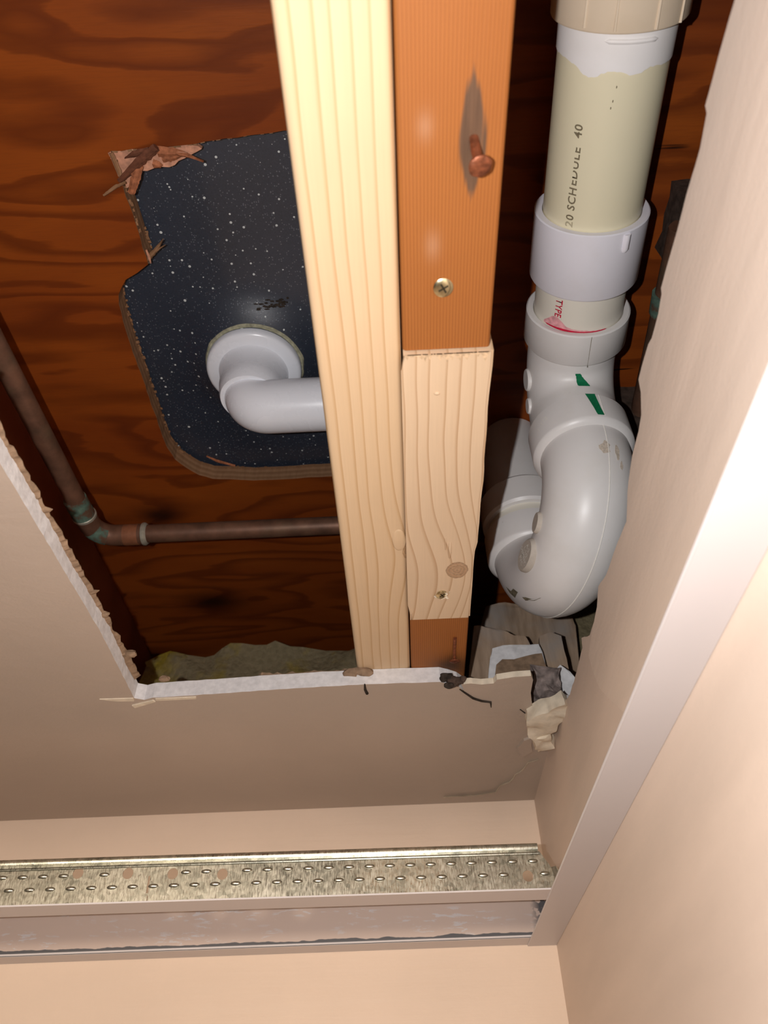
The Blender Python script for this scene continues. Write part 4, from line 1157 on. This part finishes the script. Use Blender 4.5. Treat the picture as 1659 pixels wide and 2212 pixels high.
# plaster chunks dangling below the broken corner
def dangling(name, pts, z0, z1, seed, label):
    bm = bmesh.new(); rough_block(bm, pts, 'z', z0, z1, seed, 0.0028, 5)
    return tag(mesh_obj(name, bm, 'gypsum_cream', None, True), label, 'plaster chunk')
dangling('plaster_chunk', [(0.0888, 0.5204), (0.1023, 0.5087), (0.1126, 0.4965), (0.1167, 0.5051), (0.1169, 0.5192), (0.1130, 0.5306), (0.1103, 0.5470), (0.1007, 0.5555), (0.0921, 0.5461)], 2.2530, 2.2640, 8,
         'cream plaster chunk hanging at the broken corner of the ceiling')
dangling('plaster_chunk', [(0.0962, 0.5503), (0.1084, 0.5413), (0.1139, 0.5631), (0.1026, 0.5769)], 2.2525, 2.2590, 9,
         'small squarish cream plaster bit dangling below the larger chunk')

def batt(name, lo, hi, mats, seed, label, split):
    bm = bmesh.new(); box(bm, lo, hi)
    bmesh.ops.subdivide_edges(bm, edges=bm.edges[:], cuts=18, use_grid_fill=True)
    for v in bm.verts:
        q = v.co * 26 + Vector((seed * 5, 0, 0))
        v.co += 0.012 * noise.noise_vector(q) + 0.004 * noise.noise_vector(v.co * 110)
        v.co.z = max(v.co.z, ZR + 0.0008)
    for f in bm.faces:
        c = f.calc_center_median()
        f.material_index = 0
    return tag(mesh_obj(name, bm, mats, None, True), label, 'insulation')
batt('insulation_batt', (-0.285, 0.735, ZR + 0.002), (-0.045, 0.835, 2.4560), 'insulation', 2, 'yellow and grey insulation batt in shadow at the far end of the left bay', -0.02)
batt('insulation_batt', (0.128, 0.684, ZR + 0.002), (0.300, 0.790, 2.4860), 'insulation', 4, 'yellow and grey insulation tuft between the trap and the torn right wall', 0.05)

# corroded fitting and dusty blocking seen past the trap at the right
cf = thing('corroded_pipe', 'corroded copper pipe with a green joint, half hidden behind the right wall edge', 'water pipe', (0.2, 0.31, 2.47))
bm = bmesh.new(); tube(bm, [(0.1985, 0.262, 2.470), (0.2045, 0.420, 2.470)], 0.0095, 20)
for v in bm.verts: v.co += 0.0012 * noise.noise_vector(v.co * 160)
mesh_obj('pipe', bm, 'copper', cf, True)
bm = bmesh.new(); tube(bm, [(0.2000, 0.312, 2.470), (0.2008, 0.328, 2.470)], [0.0118, 0.0118], 20)
for v in bm.verts: v.co += 0.0012 * noise.noise_vector(v.co * 160)
mesh_obj('joint', bm, 'verdigris', cf, True)
bm = bmesh.new(); rough_block(bm, [(0.199, 2.462), (0.240, 2.462), (0.240, 2.5115), (0.199, 2.5115)], 'y', 0.250, 0.300, 15, 0.003, 3)
tag(mesh_obj('blocking', bm, 'old_dust', None, True), 'dusty dark wood blocking beside the white coupling at right', 'wood block')
bm = bmesh.new(); rough_block(bm, [(0.188, 2.400), (0.250, 2.400), (0.250, 2.5115), (0.188, 2.5115)], 'y', 0.430, 0.468, 16, 0.004, 3)
tag(mesh_obj('blocking', bm, 'old_dust', None, True), 'dark dusty block in the shadow right of the trap elbow', 'wood block')
